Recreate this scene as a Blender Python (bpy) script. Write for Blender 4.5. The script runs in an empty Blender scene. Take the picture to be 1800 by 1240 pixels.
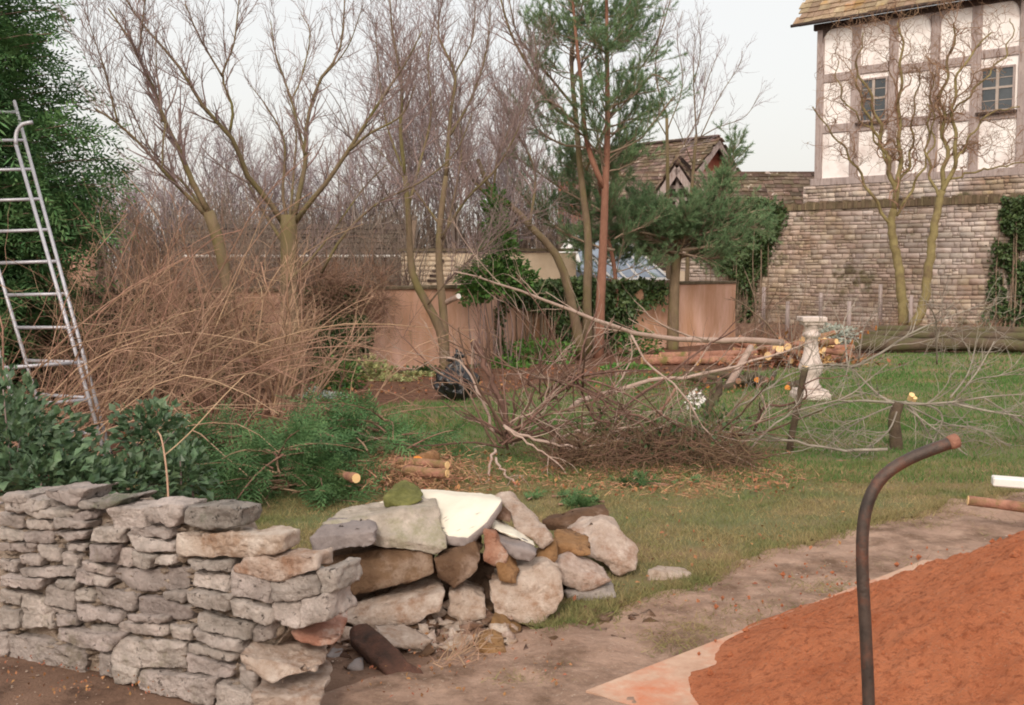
import bpy, bmesh, math, random
import numpy as np
from mathutils import Vector, noise as mnoise
random.seed(7); rng = np.random.default_rng(7)
S = bpy.context.scene; COL = S.collection
R_ = math.radians
# ---------------------------------------------------------------- camera
F = 1900.0; PITCH = math.atan(150/F); CH = 1.7
cam = bpy.data.cameras.new('camera'); camo = bpy.data.objects.new('camera', cam); COL.objects.link(camo)
camo.location = (0, 0, CH); camo.rotation_euler = (math.pi/2-PITCH, 0, 0)
cam.sensor_width = 36; cam.lens = F/1800*36; cam.clip_end = 2000; cam.clip_start = .05
S.camera = camo
# ---------------------------------------------------------------- sky and sun
EL, AZ = 36, -168
w = bpy.data.worlds.new('World'); S.world = w; w.use_nodes = True
nt = w.node_tree; nt.nodes.clear()
out = nt.nodes.new('ShaderNodeOutputWorld'); add = nt.nodes.new('ShaderNodeAddShader')
b1 = nt.nodes.new('ShaderNodeBackground'); b2 = nt.nodes.new('ShaderNodeBackground')
sk = nt.nodes.new('ShaderNodeTexSky'); sk.sky_type = 'NISHITA'; sk.sun_disc = False
sk.sun_elevation = R_(EL); sk.sun_rotation = R_(AZ); sk.dust_density = 7
b1.inputs[1].default_value = .05
tc = nt.nodes.new('ShaderNodeTexCoord'); ns = nt.nodes.new('ShaderNodeTexNoise'); ns.inputs['Scale'].default_value = 1.3
ns.inputs['Detail'].default_value = 4
rp = nt.nodes.new('ShaderNodeValToRGB')
rp.color_ramp.elements[0].position = .3; rp.color_ramp.elements[0].color = (.82, .80, .765, 1)
rp.color_ramp.elements[1].position = .75; rp.color_ramp.elements[1].color = (.87, .835, .77, 1)
nt.links.new(tc.outputs['Generated'], ns.inputs['Vector']); nt.links.new(ns.outputs[0], rp.inputs[0])
nt.links.new(rp.outputs[0], b2.inputs[0]); b2.inputs[1].default_value = .8
nt.links.new(sk.outputs[0], b1.inputs[0])
nt.links.new(b1.outputs[0], add.inputs[0]); nt.links.new(b2.outputs[0], add.inputs[1]); nt.links.new(add.outputs[0], out.inputs[0])
sl = bpy.data.lights.new('sun', 'SUN'); sl.energy = 1.3; sl.angle = R_(14); sl.color = (1, .93, .84)
so = bpy.data.objects.new('sun', sl); COL.objects.link(so)
sd = Vector((math.sin(R_(AZ))*math.cos(R_(EL)), math.cos(R_(AZ))*math.cos(R_(EL)), math.sin(R_(EL))))
so.rotation_euler = sd.to_track_quat('Z', 'Y').to_euler(); so.location = (0, 0, 20)
S.view_settings.view_transform = 'Standard'; S.view_settings.look = 'None'
S.view_settings.exposure = 0.26; S.view_settings.gamma = 1
S.cycles.filter_width = 1.9
S.cycles.max_bounces = 6; S.cycles.transparent_max_bounces = 8

# ---------------------------------------------------------------- helpers
def ray(px, py):
    u = (px-900)/F; v = (620-py)/F
    return np.array([u, math.cos(PITCH)+v*math.sin(PITCH), -math.sin(PITCH)+v*math.cos(PITCH)])
def U(px, py, d):
    r = ray(px, py); return np.array([0, 0, CH])+r*(d/r[1])
def G(px, py, z=0.):
    r = ray(px, py); return np.array([0, 0, CH])+r*((z-CH)/r[2])
def lin(c):
    return tuple(((x/255)/12.92 if x/255 <= .04045 else ((x/255+.055)/1.055)**2.4) for x in c[:3])
def mat(name, c1, c2, scale=3., rough=.9, bump=.3, bscale=None, island=.25, spot=None, sscale=8., sth=.6, soft=.08, stretch=(1, 1, 1), metal=0., spec=.3, detail=9., trans=0., spot2=None, s2scale=20., s2th=.62, bdist=.02):
    m = bpy.data.materials.new(name); m.use_nodes = True; t = m.node_tree; N = t.nodes; L = t.links
    b = N['Principled BSDF']; b.inputs['Roughness'].default_value = rough; b.inputs['Metallic'].default_value = metal
    b.inputs['Specular IOR Level'].default_value = spec
    tc = N.new('ShaderNodeTexCoord'); mp = N.new('ShaderNodeMapping'); mp.inputs['Scale'].default_value = stretch
    L.new(tc.outputs['Object'], mp.inputs[0])
    def nz(s, d=detail):
        n = N.new('ShaderNodeTexNoise'); n.inputs['Scale'].default_value = s; n.inputs['Detail'].default_value = d
        n.inputs['Roughness'].default_value = .7
        L.new(mp.outputs[0], n.inputs['Vector']); return n
    n1 = nz(scale); r = N.new('ShaderNodeValToRGB')
    r.color_ramp.elements[0].position = .32; r.color_ramp.elements[0].color = (*lin(c1), 1)
    r.color_ramp.elements[1].position = .68; r.color_ramp.elements[1].color = (*lin(c2), 1)
    L.new(n1.outputs[0], r.inputs[0]); cur = r.outputs[0]
    def blend(cur, col, s, th, sf):
        n2 = nz(s, 5); r2 = N.new('ShaderNodeMapRange'); r2.inputs[1].default_value = th-sf; r2.inputs[2].default_value = th+sf
        L.new(n2.outputs[0], r2.inputs[0]); mx = N.new('ShaderNodeMix'); mx.data_type = 'RGBA'
        L.new(r2.outputs[0], mx.inputs[0]); L.new(cur, mx.inputs[6]); mx.inputs[7].default_value = (*lin(col), 1)
        return mx.outputs[2]
    if spot: cur = blend(cur, spot, sscale, sth, soft)
    if spot2: cur = blend(cur, spot2, s2scale, s2th, .04)
    if island:
        g = N.new('ShaderNodeNewGeometry'); mr = N.new('ShaderNodeMapRange')
        mr.inputs[3].default_value = 1-island; mr.inputs[4].default_value = 1+island
        L.new(g.outputs['Random Per Island'], mr.inputs[0]); h = N.new('ShaderNodeHueSaturation')
        L.new(mr.outputs[0], h.inputs['Value'])
        m2 = N.new('ShaderNodeMath'); m2.operation = 'MULTIPLY_ADD'; m2.inputs[1].default_value = 7.13; m2.inputs[2].default_value = 0
        L.new(g.outputs['Random Per Island'], m2.inputs[0]); fr = N.new('ShaderNodeMath'); fr.operation = 'FRACT'; L.new(m2.outputs[0], fr.inputs[0])
        mh = N.new('ShaderNodeMapRange'); mh.inputs[3].default_value = .5-island*.06; mh.inputs[4].default_value = .5+island*.06
        L.new(fr.outputs[0], mh.inputs[0]); L.new(mh.outputs[0], h.inputs['Hue']); L.new(cur, h.inputs['Color']); cur = h.outputs[0]
    L.new(cur, b.inputs['Base Color'])
    if bump:
        n3 = nz(bscale or scale*4, 8); bp = N.new('ShaderNodeBump'); bp.inputs['Strength'].default_value = bump; bp.inputs['Distance'].default_value = bdist
        L.new(n3.outputs[0], bp.inputs['Height']); L.new(bp.outputs[0], b.inputs['Normal'])
    if trans:
        o = N['Material Output']; tr = N.new('ShaderNodeBsdfTranslucent'); L.new(cur, tr.inputs[0]); ms = N.new('ShaderNodeMixShader'); ms.inputs[0].default_value = trans
        L.new(b.outputs[0], ms.inputs[1]); L.new(tr.outputs[0], ms.inputs[2]); L.new(ms.outputs[0], o.inputs[0])
    return m
class MB:
    def __init__(s): s.V = []; s.Fc = []; s.n = 0
    def add(s, V, Fa):
        V = np.asarray(V, float).reshape(-1, 3)
        if isinstance(Fa, np.ndarray): s.Fc.append(Fa+s.n)
        else:
            by = {}
            for f in Fa: by.setdefault(len(f), []).append(f)
            for q in by.values(): s.Fc.append(np.array(q)+s.n)
        s.V.append(V); s.n += len(V)
    def merge(s, o):
        for V in o.V: s.V.append(V)
        for f in o.Fc: s.Fc.append(f+s.n)
        s.n += o.n
    def build(s, name, m, parent=None, smooth=True, origin=None):
        if not s.V: return None
        V = np.concatenate(s.V)
        if parent is not None: o3 = np.array(parent_loc(parent))
        elif origin is not None: o3 = np.array(origin, float)
        else: o3 = np.array([V[:, 0].mean(), V[:, 1].mean(), V[:, 2].min()])
        me = bpy.data.meshes.new(name); me.vertices.add(len(V)); me.vertices.foreach_set('co', (V-o3).ravel())
        idx = np.concatenate([f.ravel() for f in s.Fc]); tot = np.concatenate([np.full(len(f), f.shape[1]) for f in s.Fc])
        st = np.concatenate([[0], np.cumsum(tot)[:-1]])
        me.loops.add(len(idx)); me.loops.foreach_set('vertex_index', idx.astype(np.int32))
        me.polygons.add(len(tot)); me.polygons.foreach_set('loop_start', st.astype(np.int32))
        me.polygons.foreach_set('use_smooth', np.full(len(tot), smooth))
        me.update(calc_edges=True); me.validate()
        me.materials.append(m); o = bpy.data.objects.new(name, me); COL.objects.link(o)
        if parent is not None: o.parent = parent
        else: o.location = o3
        o['wloc'] = [float(x) for x in o3]
        return o
def parent_loc(p): return list(p['wloc'])
def tag(o, label=None, cat=None, group=None, kind=None):
    if label: o['label'] = label
    if cat: o['category'] = cat
    if group: o['group'] = group
    if kind: o['kind'] = kind
    return o
def thing(name, label, cat, loc, group=None):
    o = bpy.data.objects.new(name, None); COL.objects.link(o); o.location = [float(x) for x in loc]; o['wloc'] = [float(x) for x in loc]
    return tag(o, label, cat, group)
ez = np.array([0, 0, 1.])
def nrm(a): return a/np.maximum(np.linalg.norm(a, axis=-1, keepdims=True), 1e-9)
def box(mb, a, b, rz=0., c=None):
    a = np.array(a, float); b = np.array(b, float)
    V = np.array([[x, y, z] for x in (a[0], b[0]) for y in (a[1], b[1]) for z in (a[2], b[2])])
    if rz:
        c = np.array(c if c is not None else (0, 0, 0)); V = V-c; cs, sn = math.cos(rz), math.sin(rz)
        V = np.stack([V[:, 0]*cs-V[:, 1]*sn, V[:, 0]*sn+V[:, 1]*cs, V[:, 2]], 1)+c
    mb.add(V, [(0, 1, 3, 2), (4, 6, 7, 5), (0, 4, 5, 1), (2, 3, 7, 6), (0, 2, 6, 4), (1, 5, 7, 3)])
def frame_box(mb, O, ex, ey, ez, a, b):  # box in a local frame
    V = np.array([O+ex*x+ey*y+ez*z for x in (a[0], b[0]) for y in (a[1], b[1]) for z in (a[2], b[2])])
    mb.add(V, [(0, 1, 3, 2), (4, 6, 7, 5), (0, 4, 5, 1), (2, 3, 7, 6), (0, 2, 6, 4), (1, 5, 7, 3)])
def tubes(mb, P, R, sides=4, cap=False):
    P = np.asarray(P, float); R = np.asarray(R, float)
    n, K, _ = P.shape
    if n == 0: return
    T = np.empty_like(P); T[:, 1:-1] = P[:, 2:]-P[:, :-2]; T[:, 0] = P[:, 1]-P[:, 0]; T[:, -1] = P[:, -1]-P[:, -2]; T = nrm(T)
    m = nrm(P[:, -1]-P[:, 0]); ref = np.zeros((n, 3)); ref[np.arange(n), np.argmin(np.abs(m), 1)] = 1
    A = nrm(np.cross(T, ref[:, None, :])); B = np.cross(T, A)
    th = np.linspace(0, 2*math.pi, sides, endpoint=False)
    V = P[:, :, None, :]+R[:, :, None, None]*(A[:, :, None, :]*np.cos(th)[None, None, :, None]+B[:, :, None, :]*np.sin(th)[None, None, :, None])
    i = np.arange(n)[:, None, None]*K*sides; k = np.arange(K-1)[None, :, None]*sides; j = np.arange(sides)[None, None, :]; j2 = (j+1) % sides
    q = np.stack([i+k+j, i+k+j2, i+k+sides+j2, i+k+sides+j], -1).reshape(-1, 4)
    base = mb.n; mb.add(V.reshape(-1, 3), q)
    if cap:
        f1 = (np.arange(n)[:, None]*K*sides+np.arange(sides)[None, ::-1]); f2 = (np.arange(n)[:, None]*K*sides+(K-1)*sides+np.arange(sides)[None, :])
        mb.Fc.append(f1+base); mb.Fc.append(f2+base)
def resample(pts, K, smooth=True):
    pts = np.asarray(pts, float)
    if smooth and len(pts) > 2:
        q = np.vstack([2*pts[0]-pts[1], pts, 2*pts[-1]-pts[-2]]); o = []
        for i in range(len(pts)-1):
            p0, p1, p2, p3 = q[i:i+4]
            for t in np.linspace(0, 1, 8, endpoint=False):
                o.append(.5*(2*p1+(p2-p0)*t+(2*p0-5*p1+4*p2-p3)*t*t+(3*p1-p0-3*p2+p3)*t**3))
        o.append(pts[-1]); pts = np.array(o)
    d = np.concatenate([[0], np.cumsum(np.linalg.norm(np.diff(pts, axis=0), axis=1))]); s = np.linspace(0, d[-1], K)
    return np.stack([np.interp(s, d, pts[:, k]) for k in range(3)], 1)
def limb(px, d0, d1, r0, r1, K=12, jit=.0):  # pixel polyline with depth running d0 -> d1
    n = len(px); ds = np.linspace(d0, d1, n)
    P = resample([U(x, y, d) for (x, y), d in zip(px, ds)], K)
    if jit: P[1:-1] += rng.normal(0, jit, (K-2, 3))
    return P, np.linspace(r0, r1, K)
def spawn(P, R, n, t0, t1, ang, L, K=5, up=.2, wig=.15, rr=.6, rend=.35, rmin=.002, rmax=1., grav=0., bias=None, tl=.0):
    ln = np.linalg.norm(P[:, -1]-P[:, 0], axis=1); pr = ln/ln.sum()
    idx = rng.choice(len(P), n, p=pr); t = rng.uniform(t0, t1, n)
    k = t*(P.shape[1]-1); i = np.minimum(k.astype(int), P.shape[1]-2); f = (k-i)[:, None]
    pos = P[idx, i]*(1-f)+P[idx, i+1]*f; tan = nrm(P[idx, i+1]-P[idx, i]); rad = R[idx, i]*(1-f[:, 0])+R[idx, i+1]*f[:, 0]
    r = rng.normal(0, 1, (n, 3)); r -= (r*tan).sum(1, keepdims=True)*tan; r = nrm(r)
    a = rng.uniform(ang[0], ang[1], n)[:, None]
    d = np.cos(a)*tan+np.sin(a)*r; d[:, 2] += up
    if bias is not None: d += np.array(bias)
    d = nrm(d); l = rng.uniform(L[0], L[1], n)*(1-tl*t)
    out = np.empty((n, K, 3)); out[:, 0] = pos
    for q in range(1, K):
        d = d+rng.normal(0, wig, (n, 3)); d[:, 2] += up*.25-grav; d = nrm(d)
        out[:, q] = out[:, q-1]+d*(l/(K-1))[:, None]
    r0 = np.clip(rad*rr*rng.uniform(.7, 1.1, n), rmin, rmax)
    return out, r0[:, None]*np.linspace(1, rend, K)[None, :]
def cat(a, b): return np.concatenate([a[0], b[0]]), np.concatenate([a[1], b[1]])
def leaves(mb, pos, L, W, up=.4, dirs=None, fold=.25):
    n = len(pos); d = rng.normal(0, 1, (n, 3)) if dirs is None else dirs+rng.normal(0, .35, (n, 3)); d = nrm(d)
    nn = rng.normal(0, 1, (n, 3)); nn[:, 2] += up*3; nn -= (nn*d).sum(1, keepdims=True)*d; nn = nrm(nn); s = np.cross(d, nn)
    l = (rng.uniform(.6, 1.2, n)*L)[:, None]; w_ = l*W
    a = pos; b = pos+d*l*.45; c = pos+d*l-nn*l*.15
    V = np.stack([a, b+s*w_+nn*w_*fold, c, b-s*w_+nn*w_*fold, b], 1).reshape(-1, 3)
    i = np.arange(n)[:, None]*5
    mb.add(V, np.concatenate([i+np.array([[0, 1, 4, 3]]), i+np.array([[4, 1, 2, 3]])], 0))
def blades(mb, pos, d, L, W):  # thin triangles
    n = len(pos); d = nrm(d); s = nrm(np.cross(d, rng.normal(0, 1, (n, 3)))); L = np.broadcast_to(L, n)[:, None]; W = np.broadcast_to(W, n)[:, None]
    V = np.stack([pos-s*W, pos+s*W, pos+d*L], 1).reshape(-1, 3); mb.add(V, np.arange(3*n).reshape(-1, 3))
def fronds(mb, pos, d, L, M=10, wid=.006, ll=.35, droop=.3):  # flat feathery sprays
    n = len(pos); d = nrm(d); s = np.cross(d, np.array([0, 0, 1.])+rng.normal(0, .5, (n, 3))); s = nrm(s); L = np.broadcast_to(L, n)
    for m in range(M):
        t = (m+.5)/M; p = pos+d*(L*t)[:, None]; p[:, 2] -= droop*L*t*t
        sg = 1 if m % 2 else -1
        dd = nrm(d*(.8)+s*sg*(1.0-.5*t)+rng.normal(0, .12, (n, 3))); dd[:, 2] -= .15
        l = (L*ll*(1-.65*t)*rng.uniform(.8, 1.2, n))[:, None]; sd_ = nrm(np.cross(dd, np.cross(d, s)))
        wv = sd_*wid
        V = np.stack([p, p+dd*l*.5+wv, p+dd*l, p+dd*l*.5-wv], 1).reshape(-1, 3); mb.add(V, np.arange(4*n).reshape(-1, 4))
def rough_mesh(pts, L=.05, amp=.012, sc=6., sm=1, seed=0, strata=1., fine=.004):
    bm = bmesh.new()
    for p in pts: bm.verts.new(p)
    r = bmesh.ops.convex_hull(bm, input=bm.verts[:]); 
    bmesh.ops.delete(bm, geom=[v for v in bm.verts if not v.link_faces], context='VERTS')
    for _ in range(6):
        e = [x for x in bm.edges if x.calc_length() > L]
        if not e: break
        bmesh.ops.subdivide_edges(bm, edges=e, cuts=1); bmesh.ops.triangulate(bm, faces=[f for f in bm.faces if len(f.verts) > 3])
    for _ in range(sm): bmesh.ops.smooth_vert(bm, verts=bm.verts[:], factor=.32, use_axis_x=True, use_axis_y=True, use_axis_z=True)
    bm.normal_update(); off = Vector((seed*3.7, seed*1.3, seed*2.1))
    mv = []
    for v in bm.verts:
        p = v.co.copy(); q = Vector((p.x, p.y, p.z*strata))*sc+off
        a = mnoise.fractal(q, 1., 2., 4)*amp+mnoise.noise(q*5.)*fine
        a -= max(0, mnoise.noise(q*1.7+off)-.15)*amp*1.2; a += mnoise.noise(q*12.)*fine*.45
        mv.append(v.normal*a)
    for v, d in zip(bm.verts, mv): v.co += d
    V = np.array([v.co[:] for v in bm.verts]); Fs = np.array([[v.index for v in f.verts] for f in bm.faces if len(f.verts) == 3]) if not bm.verts.index_update() else None
    bm.free(); return V, Fs
def lathe(mb, prof, c, sides=20, sq=False):
    th = np.linspace(0, 2*math.pi, sides, endpoint=False)+(math.pi/4 if sides == 4 else 0)
    V = np.array([[c[0]+r*math.cos(t), c[1]+r*math.sin(t), c[2]+z] for z, r in prof for t in th]); K = len(prof)
    f = [(k*sides+j, k*sides+(j+1) % sides, (k+1)*sides+(j+1) % sides, (k+1)*sides+j) for k in range(K-1) for j in range(sides)]
    f += [tuple(range(sides))[::-1], tuple((K-1)*sides+j for j in range(sides))]; mb.add(V, f)

# ---------------------------------------------------------------- materials
M = {}
M['stone'] = mat('wall_stone', bdist=.036, c1=(154, 142, 134), c2=(222, 206, 198), scale=7, bump=1, bscale=42, island=.2, spot=(112, 104, 66), sscale=3.3, sth=.68, soft=.1, spot2=(92, 82, 76), s2scale=24, s2th=.64)
M['stone_dark'] = mat('weathered_stone', bdist=.036, c1=(114, 106, 100), c2=(182, 170, 162), scale=7, bump=1, bscale=34, island=.2, spot=(120, 122, 100), sscale=5, sth=.62, spot2=(66, 60, 54), s2scale=30)
M['stone_pale'] = mat('pale_stone', bdist=.036, c1=(178, 148, 128), c2=(234, 218, 206), scale=7, bump=1, bscale=34, island=.12, spot=(158, 112, 80), sscale=6, sth=.6, soft=.12)
M['stone_brown'] = mat('brown_stone', bdist=.036, c1=(90, 64, 48), c2=(140, 108, 86), scale=6, bump=1, bscale=34, island=.15, spot=(182, 156, 140), sscale=4, sth=.62, soft=.1)
M['stone_ochre'] = mat('ochre_stone', bdist=.036, c1=(134, 96, 58), c2=(176, 136, 98), scale=6, bump=.9, bscale=34, island=.1, spot=(104, 76, 56), sscale=9, sth=.6)
M['stone_red'] = mat('reddish_stone', bdist=.036, c1=(160, 104, 80), c2=(206, 164, 142), scale=9, bump=.9, bscale=34, island=.1, spot=(220, 200, 186), sscale=7, sth=.62)
M['stone_grey'] = mat('blue_grey_slate', (122, 112, 110), (160, 148, 144), 6, bump=.5, bscale=40, island=.1)
M['lichen'] = mat('lichen_stone', bdist=.036, c1=(158, 146, 130), c2=(212, 198, 184), scale=7, bump=.9, bscale=40, island=.1, spot=(150, 146, 112), sscale=6, sth=.6, soft=.12)
M['moss'] = mat('moss', (96, 98, 50), (150, 146, 88), 18, bump=1, bscale=90, island=.1)
M['white_slab'] = mat('white_limewash', (214, 204, 186), (228, 220, 204), 3, bump=.25, bscale=25, island=0, spot=(200, 186, 164), sscale=6, sth=.74)
M['mortar'] = mat('earthy_mortar', bdist=.036, c1=(150, 128, 110), c2=(214, 194, 176), scale=22, bump=1, bscale=70, island=0, spot=(110, 90, 74), sscale=9, sth=.6)
M['old_mortar'] = mat('old_wall_mortar', (128, 112, 98), (164, 146, 132), 3, bump=.6, island=0)
M['dark_core'] = mat('earth_fill', (84, 66, 54), (120, 98, 82), 14, bump=1, bscale=60, island=0)
M['dirt'] = mat('dirt', bdist=.036, c1=(120, 92, 76), c2=(158, 126, 106), scale=2.2, bump=.8, bscale=60, island=0, spot=(84, 62, 50), sscale=5, sth=.6, soft=.1, spot2=(178, 154, 134), s2scale=70, s2th=.66)
M['path'] = mat('trodden_path', bdist=.036, c1=(166, 134, 116), c2=(194, 162, 142), scale=2.2, bump=.9, bscale=26, island=0, spot=(118, 92, 74), sscale=3.1, sth=.55, soft=.12, spot2=(196, 176, 158), s2scale=60, s2th=.64)
M['lawnsoil'] = mat('lawn_turf', (122, 112, 78), (98, 112, 68), .7, bump=.8, bscale=40, island=0, spot=(140, 116, 86), sscale=.9, sth=.55, soft=.1)
M['grass'] = mat('grass_blades', (100, 128, 68), (80, 122, 64), .8, rough=.8, bump=0, island=.28, spot=(150, 138, 88), sscale=.8, sth=.62, soft=.1, trans=.3)
M['straw'] = mat('dry_grass', (134, 126, 82), (176, 156, 116), 1.4, rough=.8, bump=0, island=.3, spot=(104, 122, 68), sscale=1.6, sth=.58, soft=.1, trans=.3)
M['soilbed'] = mat('bare_soil', (96, 66, 50), (134, 94, 74), 4, bump=1, bscale=50, island=0, spot=(70, 50, 40), sscale=9, sth=.58)
M['sand'] = mat('red_sand', bdist=.036, c1=(206, 120, 80), c2=(228, 144, 102), scale=3.5, bump=1, bscale=95, island=0, spot=(176, 98, 64), sscale=30, sth=.58, soft=.08, spot2=(206, 144, 112), s2scale=80, s2th=.62, rough=1)
M['slab'] = mat('sandy_slab', (178, 140, 118), (208, 176, 154), 4, bump=.3, bscale=60, island=0, spot=(196, 118, 84), sscale=3, sth=.6, soft=.12)
M['rust'] = mat('dark_steel_pipe', (58, 50, 46), (92, 76, 68), 14, rough=.5, bump=.3, bscale=60, island=0, metal=.35, spec=.5, spot=(116, 74, 58), sscale=12, sth=.6, soft=.1)
M['alu'] = mat('aluminium', (166, 164, 170), (196, 194, 200), 14, rough=.5, bump=.1, island=0, metal=.4, spec=.5)
M['render'] = mat('pink_render', (216, 170, 150), (232, 192, 174), 1.3, bump=.4, bscale=30, island=0, spot=(190, 144, 112), sscale=1.1, sth=.5, soft=.14, stretch=(1.6, 1.6, .35), spot2=(150, 126, 98), s2scale=3, s2th=.68)
M['coping'] = mat('mossy_coping', (92, 80, 62), (130, 116, 96), 9, bump=.8, bscale=50, island=0)
M['plaster'] = mat('white_plaster', (242, 234, 230), (250, 245, 242), 2, bump=.2, bscale=20, island=0, spot=(216, 200, 194), sscale=1.6, sth=.58, soft=.12)
M['timber'] = mat('grey_oak', (146, 132, 128), (182, 166, 160), 5, bump=.6, bscale=30, island=.1, stretch=(3, 3, .4), spot=(108, 84, 72), sscale=6, sth=.62)
M['timber_dark'] = mat('dark_oak', (56, 46, 42), (94, 78, 70), 5, bump=.6, bscale=30, island=.1, stretch=(3, 3, .5))
M['tile'] = mat('stone_roof_tile', (126, 106, 84), (172, 150, 126), 2.5, bump=.7, bscale=20, island=.25, spot=(166, 128, 74), sscale=1.2, sth=.64, soft=.1)
M['tile_grey'] = mat('mossy_roof_tile', (88, 72, 62), (140, 120, 108), 3, bump=.7, bscale=14, island=.45, spot=(90, 76, 54), sscale=.9, sth=.54, soft=.1, spot2=(190, 176, 166), s2scale=3.5, s2th=.64)
M['brick'] = mat('red_brick', (138, 82, 64), (170, 108, 88), 5, bump=.4, island=.1)
M['glass'] = mat('window_glass', (44, 48, 52), (72, 76, 80), 2, rough=.08, bump=0, island=.2, spec=.9)
M['white'] = mat('white_paint', (226, 220, 214), (238, 232, 226), 5, rough=.6, bump=.1, island=0)
M['cream'] = mat('cream_blockwork', (206, 184, 158), (226, 206, 182), 3, bump=.5, island=.06)
M['bars'] = mat('weathered_window_bars', (160, 146, 136), (186, 172, 162), 5, bump=.2, island=0)
M['greyglass'] = mat('greenhouse_glass', (108, 120, 138), (146, 158, 176), 1.2, rough=.15, bump=0, island=.1, spec=.8)
M['bark'] = mat('bark_olive', (106, 90, 72), (136, 118, 94), 9, bump=.7, bscale=40, island=.12, stretch=(1, 1, .4), spot=(118, 110, 70), sscale=2.4, sth=.55, soft=.1)
M['bark_pine'] = mat('bark_pine', (126, 90, 72), (156, 114, 94), 9, bump=.8, bscale=35, island=.1, stretch=(1, 1, .4))
M['bark_grey'] = mat('bark_grey', (124, 106, 88), (154, 134, 116), 10, bump=.6, bscale=40, island=.12, stretch=(1, 1, .5))
M['twig'] = mat('twig', (126, 106, 102), (158, 138, 134), 6, bump=0, island=.2)
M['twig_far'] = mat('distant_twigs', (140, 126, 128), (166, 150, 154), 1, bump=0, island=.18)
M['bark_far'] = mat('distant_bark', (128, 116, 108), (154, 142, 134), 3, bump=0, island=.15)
M['twig_hedge'] = mat('thicket_twigs', (108, 94, 84), (136, 120, 108), 1, bump=0, island=.2)
M['cane'] = mat('red_brown_canes', (126, 96, 78), (176, 142, 120), 3, bump=0, island=.25)
M['cane_pale'] = mat('pale_stems', (164, 130, 104), (190, 160, 136), 4, bump=.2, island=.2)
M['brush'] = mat('brushwood_bark', (90, 68, 58), (130, 102, 88), 5, bump=.2, island=.22)
M['brush_dark'] = mat('dark_brushwood', (100, 80, 64), (128, 100, 80), 5, bump=0, island=.3)
M['brush_pale'] = mat('pale_branch_bark', (158, 134, 120), (186, 164, 150), 6, bump=.3, bscale=60, island=.15)
M['fruit'] = mat('grey_branch_bark', (128, 118, 104), (168, 158, 146), 6, bump=.3, bscale=60, island=.18)
M['cut'] = mat('fresh_cut_wood', (232, 190, 130), (246, 214, 160), 12, bump=.2, island=.1)
M['cut_orange'] = mat('orange_cut_wood', (220, 138, 58), (240, 166, 84), 12, bump=.2, island=.1)
M['log'] = mat('log_bark', (132, 92, 74), (182, 136, 112), 7, bump=.8, bscale=30, island=.15, spot=(116, 108, 62), sscale=4, sth=.6)
M['log_dark'] = mat('dark_log_bark', (76, 64, 52), (112, 96, 80), 6, bump=.8, bscale=30, island=.15, spot=(90, 88, 58), sscale=3, sth=.55)
M['conifer'] = mat('cypress_foliage', (72, 106, 66), (106, 142, 88), 1.6, bump=0, island=.3, rough=.7, trans=.2)
M['conifer_cut'] = mat('cut_cypress_foliage', (62, 96, 58), (104, 134, 84), 3, bump=0, island=.25, rough=.7, trans=.25)
M['pine'] = mat('pine_needles', (96, 126, 88), (134, 160, 116), 1.5, bump=0, island=.28, rough=.65, trans=.25)
M['ivy'] = mat('ivy_leaves', (54, 74, 42), (92, 110, 64), 2.5, bump=0, island=.35, rough=.5, spec=.45, trans=.15)
M['laurel'] = mat('shrub_leaves', (50, 76, 48), (104, 126, 92), 7, bump=0, island=.32, rough=.45, spec=.5, trans=.15)
M['varieg'] = mat('variegated_leaves', (112, 128, 78), (196, 190, 138), 9, bump=0, island=.35, rough=.6, trans=.2)
M['shade_leaf'] = mat('shade_toned_leaves', (52, 54, 38), (84, 84, 58), 2.5, bump=0, island=.35, rough=.6)  # leaf colour kept dark to imitate the shade behind the canes
M['ivy_green'] = mat('climber_leaves', (58, 94, 42), (98, 130, 66), 2.5, bump=0, island=.3, rough=.55, trans=.2)
M['silver'] = mat('silver_leaves', (150, 160, 148), (188, 192, 182), 9, bump=0, island=.2)
M['deadleaf'] = mat('dead_needles', (150, 108, 80), (190, 148, 118), 5, bump=0, island=.35)
M['herb'] = mat('bright_leaves', (74, 118, 54), (112, 150, 74), 5, bump=0, island=.25, trans=.2)
M['litter'] = mat('dead_leaves', (124, 84, 58), (170, 118, 82), 5, bump=0, island=.35)
M['bag'] = mat('black_plastic', (20, 20, 22), (32, 32, 36), 8, rough=.25, bump=.6, bscale=14, island=0, spec=.7)
M['limestone'] = mat('carved_limestone', (196, 178, 170), (226, 212, 204), 8, bump=.5, bscale=40, island=0, spot=(160, 140, 130), sscale=7, sth=.62)
M['wire'] = mat('rusty_wire', (96, 82, 74), (120, 104, 94), 5, bump=0, island=0)
M['char'] = mat('rotten_board', (50, 42, 38), (112, 76, 62), 8, bump=1, bscale=30, island=0, stretch=(1, 1, 1))
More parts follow.
